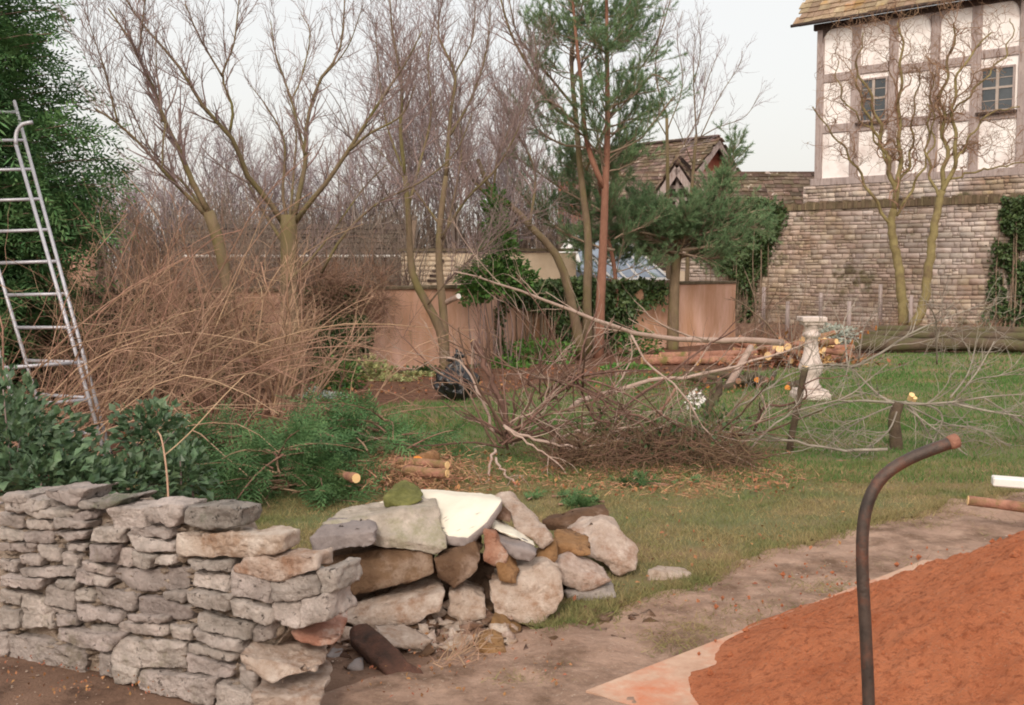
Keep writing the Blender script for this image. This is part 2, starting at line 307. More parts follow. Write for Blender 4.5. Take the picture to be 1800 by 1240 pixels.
# ================================================================ GROUND
def sheet(name, poly, z, m, step=.35, jit=.05, noisez=0., kind='structure'):
    """irregular flat polygon, edges subdivided and roughened"""
    pts = []
    P = [np.array(p[:2], float) for p in poly]
    for a, b in zip(P, P[1:]+P[:1]):
        n = max(1, int(np.linalg.norm(b-a)/step))
        for k in range(n):
            q = a+(b-a)*k/n; jj = jit*min(1, max(.3, 1))
            pts.append(q+rng.normal(0, jj, 2) if k else q)
    bm = bmesh.new(); vs = [bm.verts.new((p[0], p[1], z)) for p in pts]; bm.faces.new(vs)
    bmesh.ops.triangulate(bm, faces=bm.faces[:]); bm.normal_update()
    for f in bm.faces:
        if f.normal.z < 0: f.normal_flip()
    me = bpy.data.meshes.new(name); bm.to_mesh(me); bm.free(); me.materials.append(m)
    o = bpy.data.objects.new(name, me); COL.objects.link(o); o['wloc'] = [0, 0, 0]; tag(o, kind=kind); return o
# big dirt / field sheet reaching the horizon
mb = MB(); mb.add([(-600, -40, 0), (600, -40, 0), (600, 1500, 0), (-600, 1500, 0)], [(0, 1, 2, 3)])
tag(mb.build('ground', M['dirt'], smooth=False, origin=(0, 0, 0)), kind='structure')
lawn_px = [(250, 905), (540, 1000), (830, 1090), (960, 1112), (1080, 1072), (1200, 1040), (1300, 992), (1420, 957), (1520, 927), (1640, 897), (1760, 872), (1950, 860)]
lawn_poly = [G(*p) for p in lawn_px]+[G(2300, 800), G(2500, 640), G(1800, 622), G(1560, 622), G(1500, 640), G(1330, 655), G(1130, 662), G(1000, 672), G(830, 704), G(740, 708), G(640, 720), G(560, 745), G(420, 790), G(330, 800), G(200, 820)]
sheet('lawn', lawn_poly, .022, M['lawnsoil'], jit=.035, step=.2)
path_poly = [(-1.6, 3.2), (1.2, 3.2), (2.6, 5.2), G(1700, 1000), G(1900, 930), G(2100, 850), G(1950, 858), G(1760, 870), G(1640, 895), G(1520, 925), G(1420, 955), G(1300, 990), G(1200, 1038), G(1080, 1070), G(960, 1110), G(800, 1150), G(640, 1200)]
def near_grid(name, poly, m, z0, amp, x0, x1, y0, y1, st):
    xs = np.arange(x0, x1, st); ys = np.arange(y0, y1, st); X_, Y_ = np.meshgrid(xs, ys); P = np.stack([X_.ravel(), Y_.ravel()], 1)
    Z = np.array([z0+amp*(.5+mnoise.fractal(Vector((x*1.7, y*1.7, 3)), 1., 2., 5))+amp*.5*mnoise.noise(Vector((x*9, y*9, 3))) for x, y in P]); Z = np.maximum(Z, .004)
    wob = np.array([[mnoise.noise(Vector((x*3, y*3, 9)))*.08+mnoise.noise(Vector((x*13, y*13, 9)))*.03, mnoise.noise(Vector((x*3, y*3, 19)))*.08+mnoise.noise(Vector((x*13, y*13, 29)))*.03] for x, y in P])
    ins = inpoly(P+wob, [q[:2] for q in poly]).reshape(X_.shape).astype(float)
    for _ in range(2): ins = sum(np.roll(np.roll(ins, a, 0), b_, 1) for a in (-1, 0, 1) for b_ in (-1, 0, 1))/9
    Z = (-.02+(Z.reshape(X_.shape)+.02)*np.clip(ins*1.5, 0, 1)).ravel(); ins = ins.ravel() > .01; nx = len(xs); jj, ii = np.meshgrid(np.arange(len(ys)-1), np.arange(nx-1), indexing='ij'); a = (jj*nx+ii).ravel(); f = np.stack([a, a+1, a+nx+1, a+nx], 1); f = f[ins[f].all(1)]
    b = MB(); b.add(np.stack([P[:, 0], P[:, 1], Z], 1), f); return tag(b.build(name, m, origin=(0, 0, 0)), kind='structure')
bed_poly = [G(640, 722), G(740, 710), G(830, 706), G(1000, 674), G(1130, 664), G(1330, 657), G(1500, 642), G(1560, 624), G(1800, 624), G(2100, 618), G(1900, 585), G(1360, 580), G(1290, 603), G(1100, 618), G(900, 636), G(700, 652), G(500, 670), G(300, 690), G(100, 700), G(-300, 720), G(-400, 900), G(100, 860), G(200, 822), G(330, 802), G(420, 792), G(560, 747)]
sheet('flower_bed_soil', bed_poly, .012, M['soilbed'], jit=.05)
def inpoly(P, poly):
    x, y = P[:, 0], P[:, 1]; c = np.zeros(len(P), bool); n = len(poly)
    for i in range(n):
        x0, y0 = poly[i][:2]; x1, y1 = poly[(i+1) % n][:2]
        k = ((y0 > y) != (y1 > y)) & (x < (x1-x0)*(y-y0)/(y1-y0+1e-12)+x0); c ^= k
    return c
near_grid('path', path_poly, M['path'], .006, .024, -3, 5, 3.3, 9.2, .028)
def grass_on(n, y0, y1, hl, hw, poly, power=1.):
    yy = y0+(y1-y0)*rng.random(n)**power; xx = (rng.random(n)*2-1)*yy*.56+.02*yy
    P = np.stack([xx, yy, np.full(n, .018)], 1); P = P[inpoly(P, poly)]
    # tufty density
    k = np.array([mnoise.noise(Vector((p[0]*2.2, p[1]*2.2, 0))) for p in P]); P = P[rng.random(len(P)) < .72+k*.7]
    n = len(P); d = rng.normal(0, .5, (n, 3)); d[:, 2] = 1
    return P, d, hl*rng.uniform(.5, 1.3, n), hw
mb = MB()
for a in ((70000, 8.3, 12, .05, .004), (70000, 11, 17, .06, .006), (50000, 15, 27, .07, .012)): blades(mb, *grass_on(*a, lawn_poly, 1.))
tag(mb.build('lawn_grass', M['grass'], smooth=False, origin=(0, 0, 0)), 'short green grass of the lawn beyond the brushwood', 'grass', kind='stuff')
mb = MB(); P, d, l, w_ = grass_on(170000, 4.9, 9.2, .045, .0028, lawn_poly); d[:, :2] *= 1.6; blades(mb, P, d, l, w_)
# ragged fringe along the path edge
for a, b in zip(lawn_px[3:-1], lawn_px[4:]):
    A, B = G(*a), G(*b); n = 1500; t = rng.random((n, 1)); P = A+(B-A)*t+rng.normal(0, .05, (n, 3)); P[:, 2] = .005
    d = rng.normal(0, .9, (n, 3)); d[:, 2] = .7; blades(mb, P, d, rng.uniform(.03, .09, n), .003)
for (x_, y_, r_, m_) in [(1380, 1075, .16, 500), (1300, 1105, .2, 500), (1180, 1140, .12, 300), (1235, 1120, .15, 300), (930, 1200, .07, 160), (1540, 1000, .12, 260), (1450, 1040, .14, 260), (1000, 1180, .05, 80), (1610, 925, .2, 300), (1690, 905, .2, 300)]:
    c_ = G(x_, y_); P = c_+rng.normal(0, r_, (m_, 3))*np.array([1.2, .6, 0]); P[:, 2] = .012; d = rng.normal(0, 1.1, (m_, 3)); d[:, 2] = .55; blades(mb, P, d, rng.uniform(.02, .07, m_), .002)
tag(mb.build('dry_grass', M['straw'], smooth=False, origin=(0, 0, 0)), 'straw coloured worn grass along the edge of the path', 'grass', kind='stuff')
# gravel specks and small crumbs on path and dirt
mb = MB(); n = 5200; yy = rng.uniform(3.7, 9, n); xx = rng.uniform(-2.6, 4.4, n); sel = ~inpoly(np.stack([xx, yy], 1), lawn_poly); xx, yy = xx[sel], yy[sel]
ico = np.array([(0, 0, 1), (1, 0, 0), (0, 1, 0), (-1, 0, 0), (0, -1, 0), (0, 0, -1)], float); icf = np.array([(0, 1, 2), (0, 2, 3), (0, 3, 4), (0, 4, 1), (5, 2, 1), (5, 3, 2), (5, 4, 3), (5, 1, 4)])
for x, y in zip(xx, yy):
    s = rng.lognormal(-5.5, .5); V = ico*s*rng.uniform(.3, 1.3, (6, 3))*np.array([1, 1, .5])+np.array([x, y, .006+s*.2]); mb.add(V, icf)
tag(mb.build('gravel', M['stone_pale'], smooth=False, origin=(0, 0, 0)), 'pale grit and stone crumbs on the dirt path', 'gravel', kind='stuff')
# dead leaves and clippings
mb = MB()
def litter(n, x0, x1, y0, y1, L=.05):
    q = np.array([G(rng.uniform(x0, x1), rng.uniform(y0, y1)) for _ in range(n)]); q[:, 2] = .03+rng.random(n)*.03; leaves(mb, q, L, .3, up=1.2)
litter(900, 560, 1320, 650, 700, .07); litter(700, 200, 640, 700, 790, .06); litter(800, 660, 1400, 800, 880, .045); litter(150, 1000, 1500, 880, 1080, .03); litter(500, 1300, 1800, 600, 620, .08); litter(160, 600, 1000, 1130, 1240, .02); litter(260, 0, 420, 1170, 1240, .016)
tag(mb.build('leaf_litter', M['litter'], smooth=False, origin=(0, 0, 0)), 'scattered brown dead leaves over bed and lawn edge', 'leaves', kind='stuff')

# ================================================================ FOREGROUND DRY STONE WALL
WA = G(0, 1150); WB = G(480, 1262); wd = nrm((WB-WA)[:2]); WX = np.array([wd[0], wd[1], 0]); WN = np.array([wd[1], -wd[0], 0])  # WN faces the camera
if WN[1] > 0: WN = -WN
def onwall(cx, cy, offs=0.):
    r = ray(cx, cy); o = np.array([0, 0, CH]); A = WA+WN*offs; t = ((A-o)@WN)/(r@WN); return o+r*t
SC = 2.952
wall = thing('dry_stone_wall', 'low grey drystone wall with broken right end beside the dirt', 'wall', WA)
ST = """20,155,240,170,250,225,100,238,30,225|110,220,400,225,390,258,200,272|380,250,470,225,480,270,420,285|0,240,130,260,130,322,0,300|140,270,290,275,280,340,150,330|275,260,470,290,450,322,290,322|0,310,140,345,130,390,0,370|130,345,280,335,280,402,140,390|280,340,455,335,440,378,350,388|480,320,640,325,630,405,475,385|560,205,750,215,765,320,600,325|680,310,890,325,885,375,680,360|655,340,905,395,900,450,700,430|0,395,200,400,180,452,0,432|200,400,320,420,320,500,210,470|350,395,460,400,450,440,360,432|460,400,590,415,590,502,470,480|330,440,420,460,410,522,330,510|110,460,230,450,210,512,120,502|0,480,100,490,90,552,0,540|595,415,700,425,695,520,595,510|700,440,800,470,790,530,705,520|800,460,915,450,905,510,800,512|100,530,400,520,380,572,110,577|430,490,590,520,580,567,440,532|395,525,500,560,490,620,395,602|490,560,580,580,560,627,490,612|580,545,640,522,1000,522,985,640,700,642|975,480,1200,490,1200,556,1010,532|1010,542,1200,562,1190,655,1005,622|1205,510,1400,530,1410,710,1210,670|0,570,230,585,210,642,0,622|0,635,120,660,110,722,0,702|120,665,290,690,280,840,120,832|250,620,400,640,390,752,240,702|300,580,400,600,390,650,300,620|400,630,490,640,490,702,400,692|495,620,720,660,700,747,510,702|720,670,850,680,1000,730,1000,802,715,752|850,650,960,650,960,712,860,690|965,650,1220,665,1190,762,980,717|1200,690,1415,735,1410,822,1200,772|400,710,630,760,620,815,410,792|660,765,870,785,860,810,665,797|625,805,870,815,880,876,620,862|885,815,1000,830,1000,902,900,892|1025,755,1310,815,1300,907,1030,842|0,730,110,740,110,832,0,852|300,835,640,875,580,962,440,952,300,885|470,820,620,830,620,870,480,862|590,885,970,915,970,1052,580,1032|1005,840,1240,900,1250,962,1010,907|980,915,1240,975,1220,1017,975,962|975,970,1230,1040,1200,1096,975,1062|50,860,450,950,445,1082,50,987|-60,840,50,870,40,982,-60,960|520,970,585,970,590,1092,520,1082|590,1030,720,1045,720,1132,600,1127|725,1055,1120,1100,1110,1245,720,1152|1130,1110,1320,1190,1310,1290,1120,1250|1420,705,1565,700,1570,842,1420,802|1400,560,1640,570,1660,660,1560,700,1420,690|1565,690,1700,660,1725,790,1560,842|1640,540,1740,530,1760,640,1680,670|1245,1030,1330,1060,1330,1172,1260,1122|290,760,400,770,400,832,300,832|220,705,390,755,395,775,230,750|1320,830,1420,815,1420,900,1320,905|880,700,1010,725,1000,735,870,705"""
body = MB()
for i, s in enumerate(ST.split('|')):
    a = list(map(float, s.split(','))); q = [(a[k]/SC, 820+a[k+1]/SC) for k in range(0, len(a), 2)]
    of = rng.uniform(-.015, .03); fr = [onwall(x, y, of+rng.uniform(-.008, .008)) for x, y in q]; c = np.mean(fr, 0)
    pts = [c+(p-c)*1.0 for p in fr]+[c+(p-c)*.97-WN*.02+0 for p in fr]+[c+(p-c)*.9-WN*rng.uniform(.14, .2) for p in fr]
    pts = [c+(p-c)*.93+WN*.012 for p in fr]+pts
    V, Fs = rough_mesh(pts, .02, .010, 9, 1, i, 1.8, .006); body.add(V, Fs)
body.build('stonework', M['stone'], wall)
core = MB(); 
def wq(px, py, o): return onwall(px, py, o)
prof = [(-60, 890), (60, 890), (130, 895), (200, 906), (300, 918), (390, 935), (410, 975), (470, 1012), (530, 1035), (535, 1090), (500, 1120), (440, 1180), (425, 1260), (-60, 1150)]
bm = bmesh.new(); fv = [bm.verts.new(onwall(x, y, -.045)) for x, y in prof]; bv = [bm.verts.new(onwall(x, y, -.045)-WN*(.3 if x < 380 else .2)) for x, y in prof]
bm.faces.new(fv); bm.faces.new(bv[::-1])
for i in range(len(prof)): j = (i+1) % len(prof); bm.faces.new((fv[j], fv[i], bv[i], bv[j]))
bmesh.ops.triangulate(bm, faces=bm.faces[:])
for _ in range(5): bmesh.ops.subdivide_edges(bm, edges=[e for e in bm.edges if e.calc_length() > .05], cuts=1); bmesh.ops.triangulate(bm, faces=[f for f in bm.faces if len(f.verts) > 3])
bm.normal_update()
dv = [v.normal*(mnoise.fractal(v.co*14, 1., 2., 4)*.022) for v in bm.verts]
for v, d_ in zip(bm.verts, dv): v.co += d_
bm.verts.index_update(); core.add(np.array([v.co[:] for v in bm.verts]), np.array([[v.index for v in f.verts] for f in bm.faces])); bm.free()
core.build('mortar_core', M['mortar'], wall)
# small wedging chips in the joints
chips = MB()
for i in range(800):
    x = rng.uniform(0, 570); y = rng.uniform(905+x*.05, 1130+x*.2)
    if x > 430 and (y > 1090 or y < 1000): continue
    c = onwall(x, y, -.02+rng.uniform(-.015, .015)); s = rng.uniform(.006, .022)
    chips.add(ico*s*rng.uniform(.4, 1.7, (6, 3))*np.array([1.5, 1, .7])+c, icf)
chips.build('pinning_chips', M['mortar'], wall, smooth=False)
# coping stones with visible tops
COP = [("235,120,470,115,405,200,250,172", .17, 'stone'), ("405,180,640,172,565,218,400,215", .2, 'stone_dark'), ("20,140,150,150,150,190,20,180", .2, 'stone'),
       ("755,192,960,200,915,316,760,292", .14, 'stone'), ("968,208,1100,200,1262,218,1248,312,1060,332,958,292", .13, 'stone_dark'), ("915,345,1240,362,1480,352,1470,440,1270,474,928,460", .12, 'stone_pale'),
       ("1215,500,1290,470,1640,462,1650,540,1420,600,1215,540", .12, 'stone_pale')]
for i, (s, th, mm) in enumerate(COP):
    a = list(map(float, s.split(','))); q = [(a[k]/SC, 820+a[k+1]/SC) for k in range(0, len(a), 2)]
    fr = [onwall(x, y, .02) for x, y in q]; c = np.mean(fr, 0)
    pts = [c+(p-c)*.95+WN*.012 for p in fr]+fr+[c+(p-c)*.93-WN*th for p in fr]
    b = MB(); V, Fs = rough_mesh(pts, .024, .014, 8, 1, 40+i, 1.7, .006); b.add(V, Fs); b.build('coping_stone', M[mm], wall)
# flat slabs and rubble along the wall top
tp = MB()
for i in range(26):
    x = rng.uniform(-40, 330); c = onwall(x, 885+x*.09, -rng.uniform(.06, .33)); c[2] -= .005; s = rng.uniform(.05, .13)
    pts = [c+WX*s*rng.uniform(-1, 1)+WN*s*rng.uniform(-.7, .7)+np.array([0, 0, rng.uniform(-.03, .022)]) for _ in range(11)]
    V, Fs = rough_mesh(pts, .035, .008, 10, 1, 60+i); tp.add(V, Fs)
tp.build('top_rubble', M['stone'], wall)

# ================================================================ HEAP OF LOOSE BLOCKS
def block(name, label, catg, s, d, th, mm, L=.026, amp=.014, sm=1, group=None, dz=None, bx=(500, 820), sc=SC, shrink=.85, seed=None):
    P = []
    for t in s.split('|'):
        a = list(map(float, t.split(','))); x, y = bx[0]+a[0]/sc, bx[1]+a[1]/sc; P.append(U(x, y, d+(a[2] if len(a) > 2 else 0)))
    c = np.mean(P, 0)
    if dz: pts = P+[p+np.array([0, 0, -dz]) for p in P]
    else: pts = P+[c+(p-c)*shrink+np.array([0, th, 0]) for p in P]
    pts = [np.array([p[0], p[1], max(p[2], -.02)]) for p in pts]
    V, Fs = rough_mesh(pts, L, amp, 6, sm, seed if seed is not None else len(s) % 97, 1.4, .005)
    b = MB(); b.add(V, Fs); o = b.build(name, M[mm]); tag(o, label, catg, group); return o
B = [
 ('stone_block', 'lichen-topped long slab uppermost on the stack, dark front face', '190,300,0|250,255,.28|730,180,.35|795,200,.2|845,430,0|780,462,0|470,415,0', 5.0, .25, 'lichen'),
 ('stone_block', 'grey squared block at left end of the upper layer', '120,370,0|185,310,.05|435,298,.05|475,340,0|468,412,0|150,455,0', 4.88, .2, 'stone_grey'),
 ('stone_block', 'big dark brown block in the middle of the stack', '180,470,.05|240,448,.25|740,378,.32|775,400,.1|770,560,0|690,592,-.02|350,672,-.02|270,665,0|262,540,0', 4.95, .25, 'stone_brown'),
 ('stone_block', 'long pinkish white block at the bottom of the stack', '285,720,.1|480,655,.25|780,572,.25|832,650,.05|812,760,0|530,882,-.02|380,850,0|288,790,0', 4.88, .3, 'stone_pale'),
 ('boulder', 'brown boulder wedged under the white slab', '770,480,0|850,432,.1|980,375,.1|1032,440,.05|1010,530,0|880,637,-.05|800,570,0', 5.0, .3, 'stone_brown'),
 ('boulder', 'large rounded cream boulder at the front of the heap', '1050,600,.05|1130,620,.05|1240,520,.15|1370,500,.15|1440,570,.08|1455,700,.03|1400,770,0|1300,832,0|1100,770,0|1058,700,0', 5.0, .35, 'stone_pale'),
 ('stone_block', 'small ochre block below the rounded cream boulder', '1075,795,0|1130,778,.1|1240,850,.08|1228,890,0|1150,922,-.02|1070,872,0', 4.85, .16, 'stone_ochre'),
 ('stone_block', 'lowest ochre cube lying on the dirt', '1003,930,0|1060,890,.08|1130,898,.08|1152,960,0|1130,1022,-.02|1010,1006,0', 4.62, .14, 'stone_ochre'),
 ('stone_block', 'thin grey flat piece alone on the dirt right of the heap', '1308,902,0|1322,850,.12|1415,845,.12|1427,932,0|1390,937,0', 4.82, .04, 'stone_grey'),
 ('stone_slab', 'narrow pale slab lying flat in front of the pink rubble', '640,888,0|720,835,.12|1020,800,.12|1032,868,0|1000,892,0|690,900,0', 4.9, .15, 'lichen'),
 ('rubble_lump', 'crumbly pink mortar lump left of the rounded cream boulder', '850,660,0|920,620,.06|1040,680,.05|1045,790,0|930,805,0|845,765,0', 4.98, .25, 'stone_pale'),
 ('boulder', 'large pale pitted boulder at the right end of the heap', '1470,345,.15|1640,265,.2|1735,312,.15|1832,440,.1|1825,535,0|1740,572,0|1600,492,0|1500,430,0', 5.75, .3, 'stone_pale'),
 ('stone_slab', 'pinkish slanting slab behind the pale pitted boulder', '1340,290,0|1500,240,.1|1680,213,.1|1697,290,0|1480,345,0|1370,335,0', 6.1, .15, 'stone_brown'),
 ('stone_block', 'brown brick-shaped block in front of the pale pitted boulder', '1400,350,.15|1490,345,.2|1597,392,.08|1592,462,0|1415,472,0|1408,400,0', 5.5, .15, 'stone_ochre'),
 ('stone_block', 'split white edged stone under the brown brick-shaped block', '1400,500,0|1470,458,.1|1640,560,.1|1702,592,.05|1590,602,0|1555,652,0|1450,612,0', 5.35, .2, 'stone_pale'),
 ('stone_slab', 'low grey pink stone half sunk in grass at lower right of heap', '1450,650,0|1600,640,.1|1705,610,.1|1728,682,0|1600,722,0|1470,692,0', 5.35, .15, 'stone'),
 ('stone_block', 'small orange brown stone between slate and brown block', '1300,470,0|1345,430,.05|1400,395,.05|1418,480,0|1390,512,0', 5.3, .15, 'stone_ochre'),
 ('stone_slab', 'blue grey slate leaning right from the white slab', '1030,325,.1|1080,330,.1|1180,350,.12|1300,420,.1|1308,455,0|1280,503,0|1180,462,0|1100,380,0', 5.1, .05, 'stone_grey'),
 ('stone_slab', 'white faced slab lying over the blue grey slate', '1050,250,.2|1090,262,.2|1300,400,.15|1310,418,.05|1230,380,.0|1100,330,0|1035,310,.1', 5.16, .05, 'white_slab'),
 ('stone_block', 'salmon pink wedge under the blue grey slate', '1035,322,.05|1095,352,.02|1165,458,0|1150,500,0|1090,525,0|1035,490,.0', 5.04, .2, 'stone_red'),
 ('stone_block', 'olive brown stone above the rounded cream boulder', '1088,505,0|1165,465,.05|1222,540,.05|1205,612,0|1110,602,0', 5.02, .2, 'stone_ochre'),
 ('rubble_lump', 'white plaster arm running down right of the white slab', '1100,150,.25|1160,128,.25|1200,200,.2|1250,290,.1|1400,385,0|1345,432,0|1200,335,.02|1170,245,.1', 5.3, .1, 'stone_pale'),
 ('stone_block', 'little brown stone tucked behind the slab grey edge', '1085,235,0|1130,213,.05|1178,250,.03|1170,292,0|1092,268,0', 5.32, .1, 'stone_brown'),
 ('mossy_stone', 'green mossy rounded stone on top of the heap', '510,165,0|540,125,.05|605,103,.1|690,140,.08|718,178,0|620,215,-.05|520,215,0', 5.28, .2, 'moss'),
 ('stone_block', 'big tan faceted block at foot of the broken wall end', '-235,975,0|-120,900,.25|30,905,.3|215,1010,.15|180,1060,0|-60,1132,-.05|-200,1060,0', 3.86, .22, 'stone_pale'),
 ('stone_block', 'orange stained stone under the broken wall end', '40,865,0|160,838,.1|285,830,.1|290,890,0|250,940,0|190,948,0|60,890,0', 3.98, .25, 'stone_red'),
 ('stone_block', 'dark grey block in the shadow behind the rotten board', '215,985,0|290,960,.08|365,968,.08|355,1045,0|240,1062,0', 4.6, .15, 'stone_grey'),
 ('stone_block', 'small blue grey piece leaning at foot of rotten board', '328,1050,0|362,1012,.04|405,1012,.04|412,1062,0|378,1092,0', 4.45, .06, 'stone_grey'),
 ('stone_slab', 'flat pinkish stone sunk in the dirt at bottom of photo', '590,1225,0|620,1190,.1|860,1195,.1|880,1245,0|780,1275,0|600,1268,0', 4.22, .08, 'stone_pale'),
 ('stone_block', 'pale lump at the base below the broken wall end', '-180,1190,0|-60,1165,.1|180,1150,.1|200,1200,0|160,1275,0|-160,1275,0', 3.8, .3, 'stone_pale'),
 ('stone_block', 'small round tan stone beneath the narrow pale slab', '560,905,0|620,890,.05|690,900,.05|695,955,0|600,960,0', 4.92, .12, 'stone'),
 ('rubble_lump', 'pale crumbly lump right of the small round tan stone', '690,960,0|740,930,.05|800,950,.05|790,1000,0|710,1005,0', 4.75, .1, 'lichen'),
 ('stone_block', 'pinkish fragment filling the gap above the narrow pale slab', '700,820,0|760,770,.05|850,760,.05|880,800,0|800,830,0', 5.02, .15, 'stone_pale'),
]
for i, (n_, lab, s, d, th, mm) in enumerate(B): block(n_, lab, 'stone', s, d, th, mm, seed=i+3, amp=.022 if n_ in ('boulder', 'rubble_lump') else .015, group='loose stones of the fallen wall')
wsl = block('white_slab', 'large limewashed white slab tilted on top of the heap', 'slab', '560,112,.55|820,122,.55|1105,150,.5|1132,178,.1|1050,290,0|950,372,-.05|850,362,-.05|805,250,.1|700,180,.35', 5.12, .05, 'white_slab', L=.04, amp=.006, dz=.05, group='loose stones of the fallen wall')
wsl.data.materials.append(M['stone_grey'])
for p_ in wsl.data.polygons:
    if p_.normal.z < .42: p_.material_index = 1
block('white_slab', 'narrow white slab behind the green mossy stone', 'slab', '350,250,0|520,168,.05|560,200,.05|420,262,0', 5.42, .05, 'white_slab', amp=.006, dz=.04, group='loose stones of the fallen wall')
block('stone_slab', 'flat white stone alone on the grass by the path', 'stone', '1138,1002,0|1155,993,.15|1205,997,.15|1217,1008,.05|1180,1015,0', 5.7, .05, 'stone_pale', bx=(0, 0), sc=1, dz=.07, amp=.006)
# rotten board leaning against the heap
b = MB(); bd = [U(618, 1100, 4.7), U(645, 1092, 4.68), U(745, 1184, 4.38), U(735, 1200, 4.33), U(695, 1200, 4.33), U(618, 1125, 4.58)]
V, Fs = rough_mesh(bd+[p+np.array([-.02, .06, -.05]) for p in bd], .04, .008, 9, 1, 5, .5); b.add(V, Fs)
tag(b.build('rotten_board', M['char']), 'dark rotten board leaning at the foot of the stone heap', 'board')
# rubble fill under the heap
b = MB(); bm = bmesh.new()
gx = np.linspace(-1.25, .85, 80); gy = np.linspace(4.3, 6.2, 70)
hv = lambda x, y: max(0, .27-1.5*abs(y-(5.42+.3*x))**1.4-.5*max(0, x+.1)**1.2-max(0, -.9-x)*1.2)
V = [(x, y, hv(x, y)*(1 if hv(x, y) > .02 else 0)+mnoise.fractal(Vector((x*9, y*9, 0)), 1., 2., 4)*.03-.03) for y in gy for x in gx]
nx = len(gx); f = np.array([(j*nx+i, j*nx+i+1, (j+1)*nx+i+1, (j+1)*nx+i) for j in range(len(gy)-1) for i in range(nx-1)])
b.add(V, f); tag(b.build('rubble_fill', M['dark_core']), 'earth and mortar rubble under the loose blocks', 'rubble', kind='stuff')
b = MB()
for i in range(260):
    x = rng.uniform(-1.1, .7); y = rng.uniform(4.6, 5.9)+.2*x; z = hv(x, y); s = rng.uniform(.008, .032)
    V, Fs = rough_mesh(np.array([x, y, z+s*.2])+rng.normal(0, 1, (9, 3))*s*np.array([1, 1, .6]), .03, .004, 12, 0, i); b.add(V, Fs)
tag(b.build('stone_crumbs', M['stone_brown']), 'small broken stones scattered through the heap', 'rubble', kind='stuff')
b = MB()
for i in range(150):
    p = G(rng.uniform(590, 900), rng.uniform(1120, 1178)); s = rng.lognormal(-3.85, .45); p = p+np.array([0, .22, 0]); hh_ = max(0, (p[1]-4.75)*.3)*rng.random()
    V, Fs = rough_mesh(np.array([p[0], p[1], s*.25+hh_])+rng.normal(0, 1, (9, 3))*s*np.array([1.1, 1, .6]), .022, .005, 12, 0, i+50); b.add(V, Fs)
tag(b.build('foot_rubble', M['stone_pale']), 'crumbled pale mortar and stone bits spilling from the foot of the heap', 'rubble', kind='stuff')
b = MB()
for i in range(70):
    p = G(rng.uniform(560, 880), rng.uniform(1120, 1180)); s = rng.uniform(.015, .045); p = p+np.array([0, .3, 0]); hh_ = max(0, (p[1]-4.8)*.4)*rng.random()
    V, Fs = rough_mesh(np.array([p[0], p[1], s*.25+hh_])+rng.normal(0, 1, (9, 3))*s*np.array([1.1, 1, .6]), .022, .006, 12, 0, i+250); b.add(V, Fs)
tag(b.build('dark_rubble', M['stone_brown']), 'dark broken stone pieces packed under the loose blocks', 'rubble', kind='stuff')
# dry stalks at the heap foot
b = MB(); P0 = np.array([[G(rng.uniform(740, 830), rng.uniform(1150, 1190))+np.array([0, 0, .01])]*2 for _ in range(14)]); P0[:, 1] += np.array([.1, .05, .05])
tw = spawn(P0, np.full((14, 2), .003), 46, 0, 1, (.1, 1.2), (.06, .18), K=5, wig=.3, rr=.8, rmin=.0018); tubes(b, *tw, 4); tag(b.build('dead_stalks', M['cane_pale']), 'dry tangled stalks at the foot of the stone heap', 'dead stalks', kind='stuff')
# ================================================================ SLAB, SAND, PIPE
sp = [G(1030, 1214, .035), G(1625, 984, .035), G(2300, 1010, .035), (2.6, 2.6, .035), (.98, 3.55, .035)]
mb = MB(); n = len(sp); T = [np.array([p[0], p[1], .035]) for p in sp]; Bq = [np.array([p[0], p[1], -.02]) for p in sp]
mb.add(T+Bq, [tuple(range(n))[::-1], tuple(range(n, 2*n))]+[(i, (i+1) % n, n+(i+1) % n, n+i) for i in range(n)])
tag(mb.build('mixing_board', M['slab'], smooth=False), 'pale sandy flat board lying under the red sand', 'board')
N_ = 380; gx = np.linspace(.2, 5.2, N_); gy = np.linspace(2.0, 6.6, N_)
X, Y = np.meshgrid(gx, gy); cx, cy = 3.02, 4.35
ang = np.arctan2(Y-cy, X-cx); wob = np.array([mnoise.noise(Vector((math.cos(a)*1.3, math.sin(a)*1.3, 3))) for a in ang.ravel()]).reshape(X.shape)
dx = X-cx; dy = (Y-cy)*np.where(Y > cy, 1.18, .95)
r = np.sqrt(dx**2+dy**2); Rr = 2.24+.14*wob-.44*np.exp(-((ang-2.3)/.7)**2)+.12*np.exp(-((ang+3.0)/.4)**2)+.12*np.exp(-((ang-3.14)/.3)**2)
t = np.clip(1-r/Rr, -1, 1); H = 1.0*np.clip(t, 0, 1)**1.12*(1-.1*np.clip(t, 0, 1))
H = np.where(t > 0, H, t*.6)
nz_ = np.array([mnoise.fractal(Vector((x*2.4, y*2.4, 1)), 1., 2., 4)*.045+mnoise.fractal(Vector((x*14, y*14, 5)), 1., 2., 4)*.018+abs(mnoise.noise(Vector((x*30, y*30, 2))))*.014 for x, y in zip(X.ravel(), Y.ravel())]).reshape(X.shape)
H = H+nz_*np.clip(t*5+.12, 0, 1)+.028
mb = MB(); V = np.stack([X, Y, H], -1).reshape(-1, 3); j, i = np.meshgrid(np.arange(N_-1), np.arange(N_-1), indexing='ij'); a = (j*N_+i).ravel()
keep = (H[:-1, :-1].ravel() > -.02)
mb.add(V, np.stack([a, a+1, a+N_+1, a+N_], 1)[keep])
tag(mb.build('sand_heap', M['sand']), 'big heap of damp orange red building sand', 'sand heap')
def hs(x, y):
    i = int(np.clip((x-gx[0])/(gx[1]-gx[0]), 0, N_-1)); j = int(np.clip((y-gy[0])/(gy[1]-gy[0]), 0, N_-1)); return H[j, i]
mb = MB()
